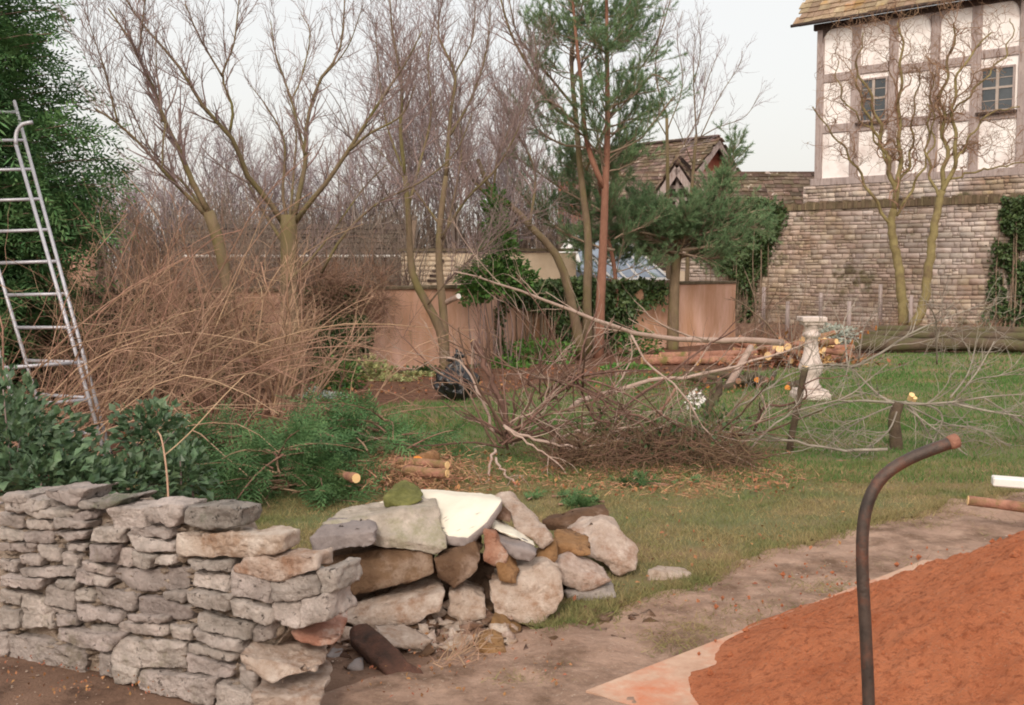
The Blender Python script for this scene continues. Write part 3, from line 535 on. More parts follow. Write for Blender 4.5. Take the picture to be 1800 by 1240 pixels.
for k in range(900):
    a_ = rng.uniform(0, 2*math.pi); rr = 2.25*math.sqrt(rng.random()); x, y = cx+math.cos(a_)*rr, cy+math.sin(a_)*rr*.9
    z = hs(x, y); s = rng.lognormal(-4.9, .45); V, Fs = (ico*s*rng.uniform(.6, 1.3, (6, 3))+np.array([x, y, max(z, .04)+s*.3]), icf); mb.add(V, Fs)
tag(mb.build('sand_clods', M['sand'], smooth=False), 'small lumps of orange sand on the heap and its board', 'sand lumps', kind='stuff')
P, R = limb([(1531, 1700), (1529, 1400), (1527, 1240), (1521, 1100), (1516, 1000), (1517, 930), (1527, 880), (1552, 838), (1600, 806), (1680, 775)], 2.95, 3.0, .0172, .0172, 60)
pipe = thing('bent_pipe', 'dark steel pipe standing upright with its top bent over to the right', 'pipe', P[0])
b = MB(); tubes(b, P[None], R[None], 16, cap=True); b.build('shaft', M['rust'], pipe)
b = MB(); tip = P[-1]; dt = nrm(P[-1]-P[-2]); Q = np.stack([tip-dt*.022, tip-dt*.012, tip+dt*.004, tip+dt*.008]); tubes(b, Q[None], np.array([[.0185, .0205, .0205, .016]]), 16, cap=True); b.build('end_collar', M['log'], pipe)
def log(p0, p1, r, name='log', label='', group=None, m='log', cm='cut', r1=None, catg='log', bend=.03, ends=(1, 1)):
    p0 = np.array(p0, float); p1 = np.array(p1, float); r1 = r1 or r*.85
    K = 9; P = p0+(p1-p0)*np.linspace(0, 1, K)[:, None]; P[1:-1] += np.cumsum(rng.normal(0, bend*r, (K-2, 3)), 0)
    Rr = np.linspace(r, r1, K)*rng.uniform(.95, 1.06, K); t_ = thing(name, label, catg, p0, group)
    b = MB(); tubes(b, P[None], Rr[None], 12, cap=True); b.build('bark', M[m], t_)
    for e, k, s in ((P[0], 0, -1), (P[-1], -1, 1)):
        if not ends[k]: continue
        d_ = nrm(P[1]-P[0])*-1 if k == 0 else nrm(P[-1]-P[-2]); b = MB(); Q = np.stack([e-d_*.004, e+d_*.004]); tubes(b, Q[None], np.array([[1, 1]])*Rr[k]*.93, 12, cap=True); b.build('cut_end', M[cm], t_, smooth=False)
    return t_
log(U(1702, 880, 6.9), U(2050, 925, 6.6), .033, 'round_pole', 'brown round timber pole poking in at right edge above the sand', m='log', cm='cut', catg='pole', r1=.036, bend=.05)
b = MB(); A = U(1746, 848, 7.2); Bp = U(2050, 872, 6.9); ex = nrm(Bp-A); ey = nrm(np.cross(ez, ex)); frame_box(b, A, ex, ey, np.cross(ex, ey), (0, 0, -.03), (1.2, .12, .03)); o = b.build('white_board', M['white'], smooth=False)
md = o.modifiers.new('b', 'BEVEL'); md.width = .008; tag(o, 'white painted board end at right edge of the photo', 'board')

# ================================================================ PINK GARDEN WALL
p1, p2 = G(640, 656), G(1292, 603); wdv = nrm((p2-p1)[:2]); PX = np.array([*wdv, 0]); PNm = np.array([wdv[1], -wdv[0], 0.])
if PNm[1] > 0: PNm = -PNm
pL = p1-PX*7.5; Lw = float((p2-pL)@PX)
rw = thing('rendered_garden_wall', 'pink cement rendered garden wall with dark mossy coping', 'wall', pL)
b = MB(); n = 60; H_ = 1.33
fr = []
for k in range(n+1):
    q = pL+PX*Lw*k/n
    for z in (0, .25, .6, .95, H_): fr.append(q-PNm*0+np.array([0, 0, z])+PNm*mnoise.noise(Vector((q[0], q[1], z*2)))*.02)
Vf = np.array(fr); f = [(k*5+z, (k+1)*5+z, (k+1)*5+z+1, k*5+z+1) for k in range(n) for z in range(4)]; b.add(Vf, f)
frame_box(b, p2+PX*.002, PX, -PNm, ez, (-.25, .03, 0), (0, .24, H_)); frame_box(b, pL, PX, -PNm, ez, (0, .04, 0), (Lw-.26, .24, H_-.003)); b.build('rendered_face', M['render'], rw, smooth=False)
b = MB()
for k in range(26): frame_box(b, pL+PX*(Lw/26*k), PX, -PNm, ez, (.006, -.04+rng.uniform(-.01, .01), H_+.002), (Lw/26-.006, .28, H_+.055+rng.uniform(0, .015)))
o = b.build('coping', M['coping'], rw, smooth=False); o.modifiers.new('b', 'BEVEL').width = .01
def pwall(px, off=0.):  # point on pink wall line for a pixel column
    o = pL+PNm*off; k = (px-900)/F; s = (k*(o[1])-o[0])/(PX[0]-k*PX[1]); return o+PX*s

# ================================================================ BIG STONE GARDEN WALL (right)
SX = np.array([.7415, -.671, 0.]); SN = np.array([-.671, -.7415, 0.]); SO = np.array([.2632*32, 32., 0])
def along(px, O, D): k = (px-900)/F*.9969; s = (k*O[1]-O[0])/(D[0]-k*D[1]); return s
s0, s1 = along(1185, SO, SX), along(2150, SO, SX)
sw = thing('stone_garden_wall', 'tall old limestone garden wall below the timber framed house', 'wall', SO+SX*s0)
def masonry(parent, O, X, Nn, s0, s1, z0, topf, m, hh=(.09, .17), ll=(.14, .46), out=.02, name='stonework', leftf=None):
    b = MB(); z = z0
    wav = lambda s, z: .035*mnoise.noise(Vector((s*.6, z*.8, 1)))+.012*mnoise.noise(Vector((s*3, z*3, 4)))
    def st(s, e, za, zb):
        g = rng.uniform(.003, .009); q = rng.uniform(0, out); j = rng.uniform(-.01, .01, 4)
        c0 = [(s+g, za+g+j[0]+wav(s, za)), (e-g, za+g+j[1]+wav(e, za)), (e-g+j[2], zb-g+wav(e, zb)), (s+g+j[3], zb-g+wav(s, zb))]; cc = np.mean(c0, 0)
        c0 = [(x, min(y, topf(x))) for x, y in c0]
        ins = [(x+.012*(1 if x < cc[0] else -1), y+.01*(1 if y < cc[1] else -1)) for x, y in c0]
        V = [O+X*x+ez*y+Nn*(-.01) for x, y in c0]+[O+X*x+ez*y+Nn*(q+.006+rng.uniform(-.004, .004)) for x, y in ins]
        b.add(V, [(4, 5, 6, 7), (0, 1, 5, 4), (1, 2, 6, 5), (2, 3, 7, 6), (3, 0, 4, 7)])
    while z < topf(s0)-.02 or z < z0+.01:
        h = rng.uniform(*hh); s = s0-rng.uniform(0, ll[0])
        while s < s1:
            l = rng.uniform(*ll)*(1 if rng.random() < .8 else .5); e = min(s+l, s1); s_ = max(s, s0)
            if e-s_ > .05 and z+.03 < topf((s+e)/2):
                zb = min(z+h, topf((s+e)/2))
                if h > .14 and rng.random() < .3: zm = z+(zb-z)*rng.uniform(.35, .65); st(s_, e, z, zm); mm_ = s_+(e-s_)*rng.uniform(.3, .7); st(s_, mm_, zm, zb); st(mm_, e, zm, zb)
                else: st(s_, e, z, zb)
            s = e
        z += h
    return b.build(name, m, parent)
M['wallstone'] = mat('limestone_masonry', bdist=.036, c1=(176, 160, 150), c2=(214, 200, 192), scale=1.6, bump=.7, bscale=14, island=.24, spot=(156, 130, 104), sscale=.45, sth=.55, soft=.14, spot2=(120, 110, 86), s2scale=1.1, s2th=.6)
M['wallstone_top'] = mat('lichened_coping', (96, 84, 64), (134, 116, 94), 4, bump=.9, bscale=14, island=.25)
tops = lambda s: 3.36
masonry(sw, SO, SX, SN, s0, s1, 0, tops, M['wallstone'])
b = MB(); frame_box(b, SO, SX, -SN, ez, (s0, .012, -.05), (s1, .5, 3.36)); b.build('mortar', M['old_mortar'], sw, smooth=False)
b = MB(); s = s0
while s < s1:
    l = rng.uniform(.06, .13); h = rng.uniform(.2, .32); frame_box(b, SO, SX, -SN, ez, (s+.004, -.03-rng.uniform(0, .03), 3.362), (s+l-.004, .5, 3.36+h*.8)); s += l
b.build('upright_coping', M['wallstone_top'], sw, smooth=False)

# ================================================================ TIMBER FRAMED HOUSE
HO = np.array([.2763*34.5, 34.5, 0.])
hpx = lambda px: along(px, HO, SX)
def hz(px, py):  # height on the house plane
    s = hpx(px); q = HO+SX*s; r = ray(px, py); return CH+r[2]*q[1]/r[1]
Lh = 11.0; zs, ze = 4.38, 9.25; DP = 6.5
house = thing('timber_framed_house', 'white plastered timber framed house with stone tiled roof', 'house', HO)
b = MB(); frame_box(b, HO, SX, -SN, ez, (.06, .06, zs), (Lh, DP, ze)); b.build('plaster_wall', M['plaster'], house, smooth=False)
masonry(house, HO, SX, SN, -.35, Lh, 2.9, lambda s: zs-.12, M['wallstone'], name='stone_plinth', out=.03)
b = MB(); frame_box(b, HO, SX, -SN, ez, (-.34, .012, 0), (Lh, DP, zs-.16)); b.build('plinth_core', M['old_mortar'], house, smooth=False)
def timber(a, bb, name='post', m='timber', curve=None):
    b = MB(); frame_box(b, HO, SX, -SN, ez, a, bb); o = b.build(name, M[m], house, smooth=False); o.modifiers.new('b', 'BEVEL').width = .015; return o
PXS = [(1431, 18), (1495, 18), (1560, 20), (1632, 20), (1703, 20), (1786, 16), (1862, 20), (1940, 20)]
for k, (px, w_) in enumerate(PXS):
    s = hpx(px); hw = .14 if k else .17; timber((s-hw+(.1 if not k else 0), 0+.002*k, zs+.1), (s+hw, .12, ze))
timber((-.1, -.04, zs-.13), (Lh, .1, zs+.1), 'sill_beam')
ra = hz(1460, 136); rb = hz(1460, 226)
ss = [hpx(p[0]) for p in PXS]
for k in range(len(ss)-1):
    for zz in ((ra, rb) if True else ()):
        if k in (1, 4) and zz == rb: timber((ss[k]+.14, .015, zz-.16), (ss[k+1]-.14, .11, zz+.02), 'rail')
        elif k in (1, 4): timber((ss[k]+.14, .015, zz+.0), (ss[k+1]-.14, .11, zz+.24), 'rail')
        else: timber((ss[k]+.14, .015, zz-.13), (ss[k+1]-.14, .11, zz+.13), 'rail')
timber((-.1, -.03, ze-.18), (Lh, .1, ze+.02), 'wall_plate', 'timber_dark')
def brace(s_, sg, m='timber_dark'):
    b = MB(); n = 8; pts = []
    for k in range(n+1):
        a = math.pi/2*k/n; x = .62*(1-math.sin(a)) ; z = .95*(1-math.cos(a)); 
        pts.append((s_+sg*(.13+.3*(1-math.cos(a))), ze-.18-.42*(1-math.sin(a))))
    V = []; 
    for (x, z) in pts: V += [HO+SX*x+ez*z-SN*-.02, HO+SX*x+ez*z-SN*.08]
    V += [HO+SX*(s_+sg*.13)+ez*(ze-.18)+SN*.02, HO+SX*(s_+sg*.13)+ez*(ze-.18)-SN*.08]
    c = len(V)-2; f = [(2*k, 2*k+2, c) for k in range(n)]+[(2*k, 2*k+1, 2*k+3, 2*k+2) for k in range(n)]; b.add(V, f); b.build('curved_brace', M[m], house, smooth=False)
brace(ss[0], 1); brace(ss[3], 1, 'timber'); brace(ss[3], -1, 'timber'); brace(ss[5], -1)
def hwin(pa, pb, za, zb, nx, nz_):
    a, c = hpx(pa), hpx(pb); wn = MB(); fw = .055
    for x0, x1_, z0, z1 in ((a, c, zb-fw, zb), (a, c, za, za+fw), (a, a+fw, za+fw, zb-fw), (c-fw, c, za+fw, zb-fw)): frame_box(wn, HO, SX, -SN, ez, (x0, .0, z0), (x1_, .07, z1))
    o = wn.build('window', M['timber'], house, smooth=False)
    g = MB(); frame_box(g, HO, SX, -SN, ez, (a+fw, .045, za+fw), (c-fw, .055, zb-fw)); q = g.build('pane', M['glass'], None, smooth=False, origin=o['wloc']); q.parent = o; q.location = (0, 0, 0)
    g = MB(); 
    for k in range(1, nx): x = a+(c-a)*k/nx; frame_box(g, HO, SX, -SN, ez, (x-.04, .01, za+fw), (x+.04, .044, zb-fw))
    for k in range(1, nz_): z = za+(zb-za)*(k/nz_+.03); frame_box(g, HO, SX, -SN, ez, (a+fw, .014, z-.03), (c-fw, .044, z+.03))
    for k in range(nx):
        for zq in (.25, .75): x = a+(c-a)*k/nx; frame_box(g, HO, SX, -SN, ez, (x+.05, .03, za+(zb-za)*zq-.01), (x+(c-a)/nx-.05, .043, za+(zb-za)*zq+.01))
    q = g.build('glazing_bars', M['bars'], None, smooth=False, origin=o['wloc']); q.parent = o; q.location = (0, 0, 0)
    g = MB(); frame_box(g, HO, SX, -SN, ez, (a-.08, -.1, za-.07), (c+.08, .06, za-.002)); q = g.build('window_sill', M['timber_dark'], None, smooth=False, origin=o['wloc']); q.parent = o; q.location = (0, 0, 0)
    d = MB(); frame_box(d, HO, SX, -SN, ez, (a+.02, .056, za+.02), (c-.02, .0599, zb-.02)); q = d.build('room_shade_panel', M['timber_dark'], None, smooth=False, origin=o['wloc']); q.parent = o; q.location = (0, 0, 0)  # thin panel coloured dark to stand for the unlit room
hwin(1503, 1551, hz(1525, 214), hz(1525, 137), 2, 2); hwin(1712, 1772, hz(1740, 196), hz(1740, 117), 2, 2)
# roof: coursed stone tiles
def tiled(parent, O, X, Nn, s0, s1, z_e, out, pitch, rows, cw, m, name='roof', th=.045, wr=(.2, .42), under=True, sag=0.):
    up = nrm(-Nn*math.cos(pitch)+ez*math.sin(pitch)); nn = nrm(np.cross(X, up)); nn = nn if nn[2] > 0 else -nn
    E = O+Nn*out+ez*(z_e-out*math.tan(pitch)*0); b = MB()
    for r in range(rows):
        s = s0-rng.uniform(0, .2); h = cw*(1-.25*r/rows); ru = cw*(r-.125*r*r/rows)
        while s < s1:
            l = rng.uniform(*wr); e = min(s+l, s1+.05); j = rng.uniform(-.03, .03); lift = rng.uniform(0, .02)
            a = E+up*(ru+j)+nn*(th*1.0+lift); c = E+up*(ru+h*1.5)+nn*(.01)
            P_ = [a+X*(s+.006), a+X*(e-.006)+up*rng.uniform(-.02, .02), c+X*(e-.006), c+X*(s+.006)]
            V = P_+[p-nn*th*.8 for p in P_]; b.add(V, [(0, 1, 2, 3), (7, 6, 5, 4), (0, 4, 5, 1), (1, 5, 6, 2), (2, 6, 7, 3), (3, 7, 4, 0)]); s = e
    o = b.build(name, m, parent, smooth=False)
    if under: b = MB(); frame_box(b, E, X, up, nn, (s0+.03, .02, -.1), (s1, rows*cw*.87+.1, 0)); b.build('roof_boards', M['timber_dark'], parent, smooth=False)
    return o
tiled(house, HO, SX, SN, -.45, Lh, ze-.0, .42, R_(52), 26, .235, M['tile'])
b = MB(); e0 = HO+SN*.5+SX*-.62+ez*(ze-.03); tubes(b, np.stack([e0, e0+SX*(Lh+.6)])[None], np.array([[.05, .05]]), 8, True); b.build('gutter', M['timber_dark'], house)

# ================================================================ STONE TILED RANGE, PORCH GABLE, BRICK GABLED BARN
X1 = np.array([1., 0, 0]); N1 = np.array([0, -1., 0])
rg = thing('stone_tiled_range', 'low range with long mossy stone tiled roof left of the timber house', 'building', (8.5, 38, 0))
tiled(rg, np.array([0, 37.2, 0.]), X1, N1, 2.6, 10.9, 3.0, .2, R_(42), 13, .27, M['tile_grey'])
b = MB(); box(b, (2.6, 37.15, 0), (11, 41, 3.0)); b.build('wall', M['wallstone'], rg, smooth=False)
b = MB(); box(b, (2.6, 39.25, 5.0), (10.95, 39.6, 5.13)); b.build('ridge_tiles', M['tile_grey'], rg, smooth=False)
def gable(name, lab, C, ax, hw, zE, zA, depth, mroof, minf, boards=True, dark=False, wall_m='brick'):
    """C apex foot, ax = direction the ridge runs away"""
    ax = nrm(np.array(ax, float)); sx = np.array([ax[1], -ax[0], 0.]); t_ = thing(name, lab, 'building', C)
    sx = sx if sx[0] > 0 else -sx; C = np.array(C, float)
    b = MB(); V = [C+sx*hw, C-sx*hw, C-sx*hw+ez*zE, C+ez*zA, C+sx*hw+ez*zE]; V2 = [v+ax*depth for v in V]
    V = [v+ax*.25 for v in V]; b.add(V+V2, [(0, 1, 2, 3, 4), (9, 8, 7, 6, 5), (1, 6, 7, 2), (0, 4, 9, 5)]); b.build('wall', M[wall_m], t_, smooth=False)
    sl_ = math.hypot(hw, zA-zE); pt = math.atan2(zA-zE, hw)
    for sg in (1, -1):
        nn = sx*sg; rows = int(sl_*1.12/.2); tiled(t_, C-sx*0+nn*(hw)+ez*0, ax, nn, -.1, depth, zE+.03, .12, pt, rows, .235, M[mroof], name='roof_slope', under=True)
        b = MB(); up = nrm(-nn*math.cos(pt)+ez*math.sin(pt)); nr = nrm(np.cross(ax, up)); nr = nr if nr[2] > 0 else -nr
        frame_box(b, C+nn*(hw+.16)+ez*(zE-.16*math.tan(pt)), up, nr, ax, (0, -.2, -.16), (sl_*1.0+.2, .03, -.11)); b.build('bargeboard', M['timber'], t_, smooth=False)
    b = MB(); tubes(b, np.stack([C+ez*(zA+.1)-ax*.1, C+ez*(zA+.1)+ax*depth])[None], np.array([[.11, .11]]), 6, True); b.build('ridge_tiles', M[mroof], t_)
    return t_, sx, ax
g1, _, _ = gable('brick_gabled_barn', 'distant barn with red brick gable and mossy tiled roof', (8.22, 44, 0), (-.694, .72, 0), 1.35, 5.5, 6.75, 7.5, 'tile_grey', 'brick')
g2, sx2, ax2 = gable('timber_gabled_porch', 'gable with dark wall painted as its shaded opening and weathered bargeboards, in front of the tiled range', (5.45, 36, 0), (.25, .97, 0), 1.0, 3.55, 5.05, 3.5, 'tile_grey', 'brick', wall_m='timber_dark')  # solid dark wall colour stands in for the shade inside the gable
for zz, hwid in ((4.35, .45), (3.95, .7), (3.6, .9)):
    b = MB(); frame_box(b, np.array([5.45, 36., zz]), sx2, ax2, ez, (-hwid, .15, -.06), (hwid, .24, .06)); b.build('tie_beam', M['timber'], g2, smooth=False)
b = MB(); frame_box(b, np.array([5.45, 36., 0]), sx2, ax2, ez, (-.06, .1, 3.6), (.06, .149, 4.8)); b.build('king_post', M['timber'], g2, smooth=False)
# low brick outbuilding behind pink wall (left) and cream block wall
ob = thing('brick_outbuilding', 'dark red brick outbuilding with brown tiled roof behind the pink wall', 'building', (-4, 27, 0))
b = MB(); box(b, (-7.6, 26, 0), (-2.7, 30, 1.98)); b.build('wall', mat('old_brick', (84, 58, 48), (112, 76, 62), 4, bump=.6, island=0, spot=(134, 84, 66), sscale=1.2), ob, smooth=False)
tiled(ob, np.array([0, 26., 0]), X1, N1, -7.8, -2.65, 1.98, .15, R_(35), 6, .24, mat('brown_pantile', (66, 56, 50), (90, 76, 68), 3, bump=.5, island=.3), name='roof')
b = MB(); tubes(b, np.array([[(-7.8, 25.75, 1.96), (-2.65, 25.75, 1.96)]]), np.array([[.035, .035]]), 6, True); b.build('gutter', M['white'], ob)
cw_ = thing('cream_block_wall', 'cream painted block wall end with stepped bricks behind the pink wall', 'wall', (-1, 22, 0))
masonry(cw_, np.array([0, 22., 0]), X1, N1, -2.25, -1.15, .9, lambda s: 2.0, M['cream'], hh=(.1, .101), ll=(.3, .34), out=.006, name='blockwork')
b = MB(); box(b, (-2.25, 22.02, 0), (-1.15, 22.25, 2.0)); box(b, (-1.14, 22.0, 0), (1.3, 22.25, 1.99)); b.build('wall_face', M['cream'], cw_, smooth=False)
b = MB(); box(b, (-2.32, 21.93, 2.02), (1.35, 22.3, 2.08)); b.build('coping', M['coping'], cw_, smooth=False)
for k in range(5):
    b = MB(); box(b, (-1.72+.05*k, 21.965, 1.4+.1*k), (-1.5+.03*k, 21.975, 1.455+.1*k)); b.build('gap_shade_strip', M['timber_dark'], cw_, smooth=False)  # solid strips on the face, coloured dark as the shade in gaps
# greenhouse
gh = thing('greenhouse', 'white framed lean-to greenhouse with sloping glass roof', 'greenhouse', (2.3, 25.5, 0))
def GU(px, py, d): return U(px, py, d)
def bar(a, c, w_=.03): b_ = MB(); tubes(b_, np.stack([a, c])[None], np.array([[w_, w_]]), 4, True); return b_
tA, tB = GU(1006, 414, 27.2), GU(1110, 432, 27.6); bA, bB = GU(1075, 492, 24.6), GU(1178, 492, 24.8)
b = MB()
b.add([tA, tB, bB, bA, tA-ez*.01, tB-ez*.01, bB-ez*.01, bA-ez*.01], [(3, 2, 1, 0), (4, 5, 6, 7)]); b.build('roof_glass', M['greyglass'], gh, smooth=False)
for k in range(5):
    t = k/4; bar(tA+(tB-tA)*t+ez*.02, bA+(bB-bA)*t+ez*.02, .035).build('glazing_bar', M['white'], gh, smooth=False)
bar(tA, tB, .05).build('ridge', M['white'], gh, smooth=False); bar(bA, bB, .05).build('eaves_rail', M['white'], gh, smooth=False)
gl = GU(970, 462, 25.8); b = MB()
b.add([tA, gl, GU(1008, 500, 25.6), bA, GU(970, 500, 25.8)], [(0, 1, 4, 2, 3)]); b.build('gable_panel', M['greyglass'], gh, smooth=False)
b = MB(); b.add([tA+ez*.02-X1*0+N1*.04, gl+N1*.04+ez*.0, GU(1022, 464, 25.5), ], [(0, 1, 2)]); b.build('gable_boarding', M['white'], gh, smooth=False)
bar(tA+N1*.05, gl+N1*.05, .05).build('gable_rafter', M['white'], gh, smooth=False); bar(GU(1008, 440, 25.4), GU(1010, 505, 25.4), .06).build('corner_post', M['white'], gh, smooth=False)
b = MB(); box(b, (1.25, 26.3, 0), (4.2, 29, 1.6)); b.build('base_wall', M['cream'], gh, smooth=False)
# pale wall strip behind conifer
hl = thing('pale_cottage', 'pale rendered cottage wall glimpsed behind the tall conifer', 'building', (-9, 17.5, 0))
b = MB(); box(b, (-9.5, 17.2, 0), (-6.72, 17.5, 2.7)); b.build('wall', M['render'], hl, smooth=False)
b = MB(); box(b, (-9.7, 17.1, 2.702), (-6.7, 17.6, 2.76)); b.build('roof_edge', M['tile_grey'], hl, smooth=False)

# ================================================================ SUNDIAL PEDESTAL
Ds = G(1424, 703); pd = thing('stone_pedestal', 'pale carved limestone sundial pedestal on the lawn among branches', 'pedestal', Ds)
b = MB(); lathe(b, [(.0, .3), (.09, .3), (.1, .27), (.14, .27)], Ds, 4); o = b.build('plinth', M['limestone'], pd, smooth=False); o.modifiers.new('b', 'BEVEL').width = .01
b = MB(); lathe(b, [(z_, r_*.84) for z_, r_ in [(.142, .155), (.18, .165), (.22, .13), (.3, .12), (.36, .165), (.42, .185), (.46, .175), (.52, .145), (.6, .118), (.7, .102), (.8, .092), (.812, .13), (.84, .138), (.86, .13), (.872, .098), (.93, .1), (.96, .13)]], Ds, 24); b.build('baluster', M['limestone'], pd)
b = MB(); lathe(b, [(.962, .17), (.985, .18), (1.0, .18), (1.01, .22), (1.07, .22)], Ds, 4); o = b.build('cap', M['limestone'], pd, smooth=False); o.modifiers.new('b', 'BEVEL').width = .008

# ================================================================ WIRE FENCE
fn = thing('wire_fence', 'rusty wire mesh fence on weathered posts before the tall wall', 'fence', G(1340, 592))
fp = [(1341, 590, 505), (1383, 598, 530), (1441, 592, 515), (1491, 600, 530), (1546, 592, 500), (1600, 596, 520)]
for x, yb, yt in fp:
    q = G(x, yb); tp_ = U(x+2, yt, q[1]); b = MB(); tubes(b, np.stack([q-ez*.05, (q+tp_)/2, tp_])[None], np.array([[.055, .05, .045]]), 7, True); b.build('post', M['timber'], fn)
b = MB(); A = G(1341, 592); Bq = G(1600, 594); wl = []
for k in range(95):
    q = A+(Bq-A)*k/94; wl.append([q+ez*.05, q+ez*(.98+.02*math.sin(k))])
for z in np.linspace(.1, .95, 9): wl.append([A+ez*z, Bq+ez*z])
tubes(b, np.array(wl), np.full((len(wl), 2), .005), 3); b.build('wire_mesh', M['wire'], fn)

# ================================================================ LOGS
for k in range(4):
    y0 = 612-k*11; a = G(1500+k*20, 622); a = U(1498+k*14, 606-k*9, a[1]+k*.3); c = U(2050, 622-k*8, a[1]-.8+k*.1); 
    a[2] = max(a[2], .13); c[2] = max(.14, .14+.1*k)
    log(a, c, .12 if k < 2 else .08, 'felled_log', ['thick dark trunk lowest in the stack against the tall wall', 'second dark trunk lying on the lowest one by the wall', 'thinner mossy trunk near the top of the wall-side stack', 'topmost thin trunk of the wall-side stack'][k], 'felled trunks along the wall', m='log_dark', cm='cut_orange', r1=.1, bend=.25)
P, R = limb([(1622, 612), (1660, 596), (1720, 593), (1800, 602), (1900, 590)], 22.8, 22.6, .09, .07, 14); t_ = thing('curved_limb', 'smooth curved grey limb lying on top of the dark trunks', 'log', P[0]); b = MB(); tubes(b, P[None], R[None], 9, True); b.build('bark', M['bark_grey'], t_)
ff = [(1128, 640, 1480, 628, .075), (1160, 628, 1330, 622, .09), (1200, 645, 1500, 640, .06), (1290, 618, 1500, 612, .08), (1230, 634, 1420, 650, .06), (1350, 626, 1495, 622, .085), (1130, 628, 1290, 634, .05)]
for k, (x0, y0, x1_, y1_, r) in enumerate(ff):
    d = 18.6+.35*(k % 4); a = U(x0, y0, d); c = U(x1_, y1_, d+.2); a[2] = max(a[2], r); c[2] = max(c[2], r)
    log(a, c, r, 'log', 'long pinkish log lying in the heap behind the sundial pedestal', 'long logs behind the pedestal', m='log', cm='cut')
for k in range(26):
    x = rng.uniform(1300, 1488); d = rng.uniform(18.0, 19.6); a = U(x, rng.uniform(596, 640), d); a[2] = max(a[2], .08); th = rng.uniform(0, 6.28); l = rng.uniform(.2, .5); c = a+np.array([math.cos(th)*l, math.sin(th)*l, rng.uniform(-.05, .16)]); 
    log(a, c, rng.uniform(.04, .09), 'split_log', 'short split log with pale cut faces behind the pedestal', 'short split logs behind the pedestal', m='log', cm='cut')
for k in range(15):
    x = 1250+(k//2)*21+rng.uniform(-12, 12); a = G(x, 688); a[1] += rng.uniform(-.1, .3)+.1*(k % 2); a[2] = .05+.095*(k % 2); a[1] += rng.uniform(-.12, .12); l = rng.uniform(.25, .6); c = a+np.array([rng.uniform(-.45, .45), l, .03])
    log(c, a, rng.uniform(.035, .06), 'firewood_log', 'short greenish brown log in the low heap on the grass left of the pedestal', 'firewood left of the pedestal', m='log_dark', cm='cut_orange' if k % 3 == 0 else 'log')
P0, P1 = U(1262, 712, 14.6), U(1320, 610, 15.4); log(P0, P1, .055, 'leaning_log', 'pale barked log propped up slanting on the firewood', m='brush_pale', cm='cut')
# bark chips
b = MB(); q = np.array([U(rng.normal(1400, 70), 0, rng.uniform(18, 19.5)) for _ in range(900)]); q[:, 2] = np.abs(rng.normal(0, .18, len(q)))*np.clip(1-np.abs(q[:, 0]-4.9)/1.6, .1, 1)+.02; leaves(b, q, .12, .3, up=1)
tag(b.build('bark_chips', M['litter'], smooth=False), 'reddish bark and chips among the logs', 'bark chips', kind='stuff')
b = MB(); q = np.array([U(rng.normal(1455, 12), 0, 18.1) for _ in range(70)]); q[:, 2] = rng.uniform(.1, .5, 70); leaves(b, q, .13, .35, up=.5); tag(b.build('wood_shards', M['cut'], smooth=False), 'freshly torn pale wood splinters by the pedestal', 'splinters', kind='stuff')

# ================================================================ BLACK BAG
q = G(803, 706); bm = bmesh.new(); bmesh.ops.create_icosphere(bm, subdivisions=5, radius=1.)
for v in bm.verts:
    p = v.co; z = p.z; rr = .245*(1-.25*max(0, z))*(1 if z < .6 else max(.15, 1-(z-.6)*2.1)); tw_ = mnoise.fractal(Vector((p.x*2.2, p.y*2.2, z*1.6)), 1., 2., 3)*.07+abs(mnoise.noise(Vector((p.x*5, p.y*5, z*2))))*.06
    hxy = math.hypot(p.x, p.y); k = (rr+tw_)/max(.35, 1)
    v.co = Vector((p.x*k*1.05, p.y*k, (z+1)*.235+(.06*max(0, z-.7)*6)*(1)+tw_*.3))
bm.verts.index_update(); b = MB(); b.add(np.array([v.co[:] for v in bm.verts])+q, np.array([[v.index for v in f.verts] for f in bm.faces])); bm.free()
bag = thing('bin_bag', 'black plastic rubbish bag tied at the top on the lawn edge', 'rubbish bag', q); b.build('sack', M['bag'], bag)
b = MB(); tpz = q+np.array([.0, 0, .5]); bl = np.array([[tpz, tpz+rng.normal(0, .05, 3)+ez*.05, tpz+np.array([rng.uniform(-.05, .16), 0, rng.uniform(.05, .12)])] for _ in range(6)]); tubes(b, bl, np.tile([.02, .03, .012], (6, 1)), 6); b.build('knot', M['bag'], bag)

# ================================================================ LADDERS
def ladder(name, lab, rails, rungs, r=.018, lim=1.):
    t_ = thing(name, lab, 'ladder', rails[0][0])
    for a, c in rails: b = MB(); tubes(b, np.stack([a, (a+c)/2, c])[None], np.full((1, 3), r), 8, True); b.build('rail', M['alu'], t_)
    for k in range(rungs):
        t = (k+.6)/rungs
        if t > lim: continue
        b = MB(); a = rails[0][0]+(rails[0][1]-rails[0][0])*t; c = rails[1][0]+(rails[1][1]-rails[1][0])*t; tubes(b, np.stack([a, c])[None], np.full((1, 2), .017), 8, True); b.build('rung', M['alu'], t_)
    for a, c in rails: b = MB(); d_ = nrm(a-c); tubes(b, np.stack([a-d_*.05, a+d_*.015])[None], np.full((1, 2), r*1.35), 8, True); b.build('rubber_foot', M['bag'], t_)
    return t_
ladder('aluminium_ladder', 'rear aluminium ladder section leaning on the conifer, top hidden in foliage', [(G(196, 806)-ez*0, U(25, 178, 11.6)), (G(92, 790), U(-92, 176, 11.3))], 11)
A_, B_ = U(188, 802, 9.3), U(28, 255, 10.7); C_, D_ = U(60, 830, 9.0), U(-110, 262, 10.4)
for q in (A_, C_): q[2] = .01
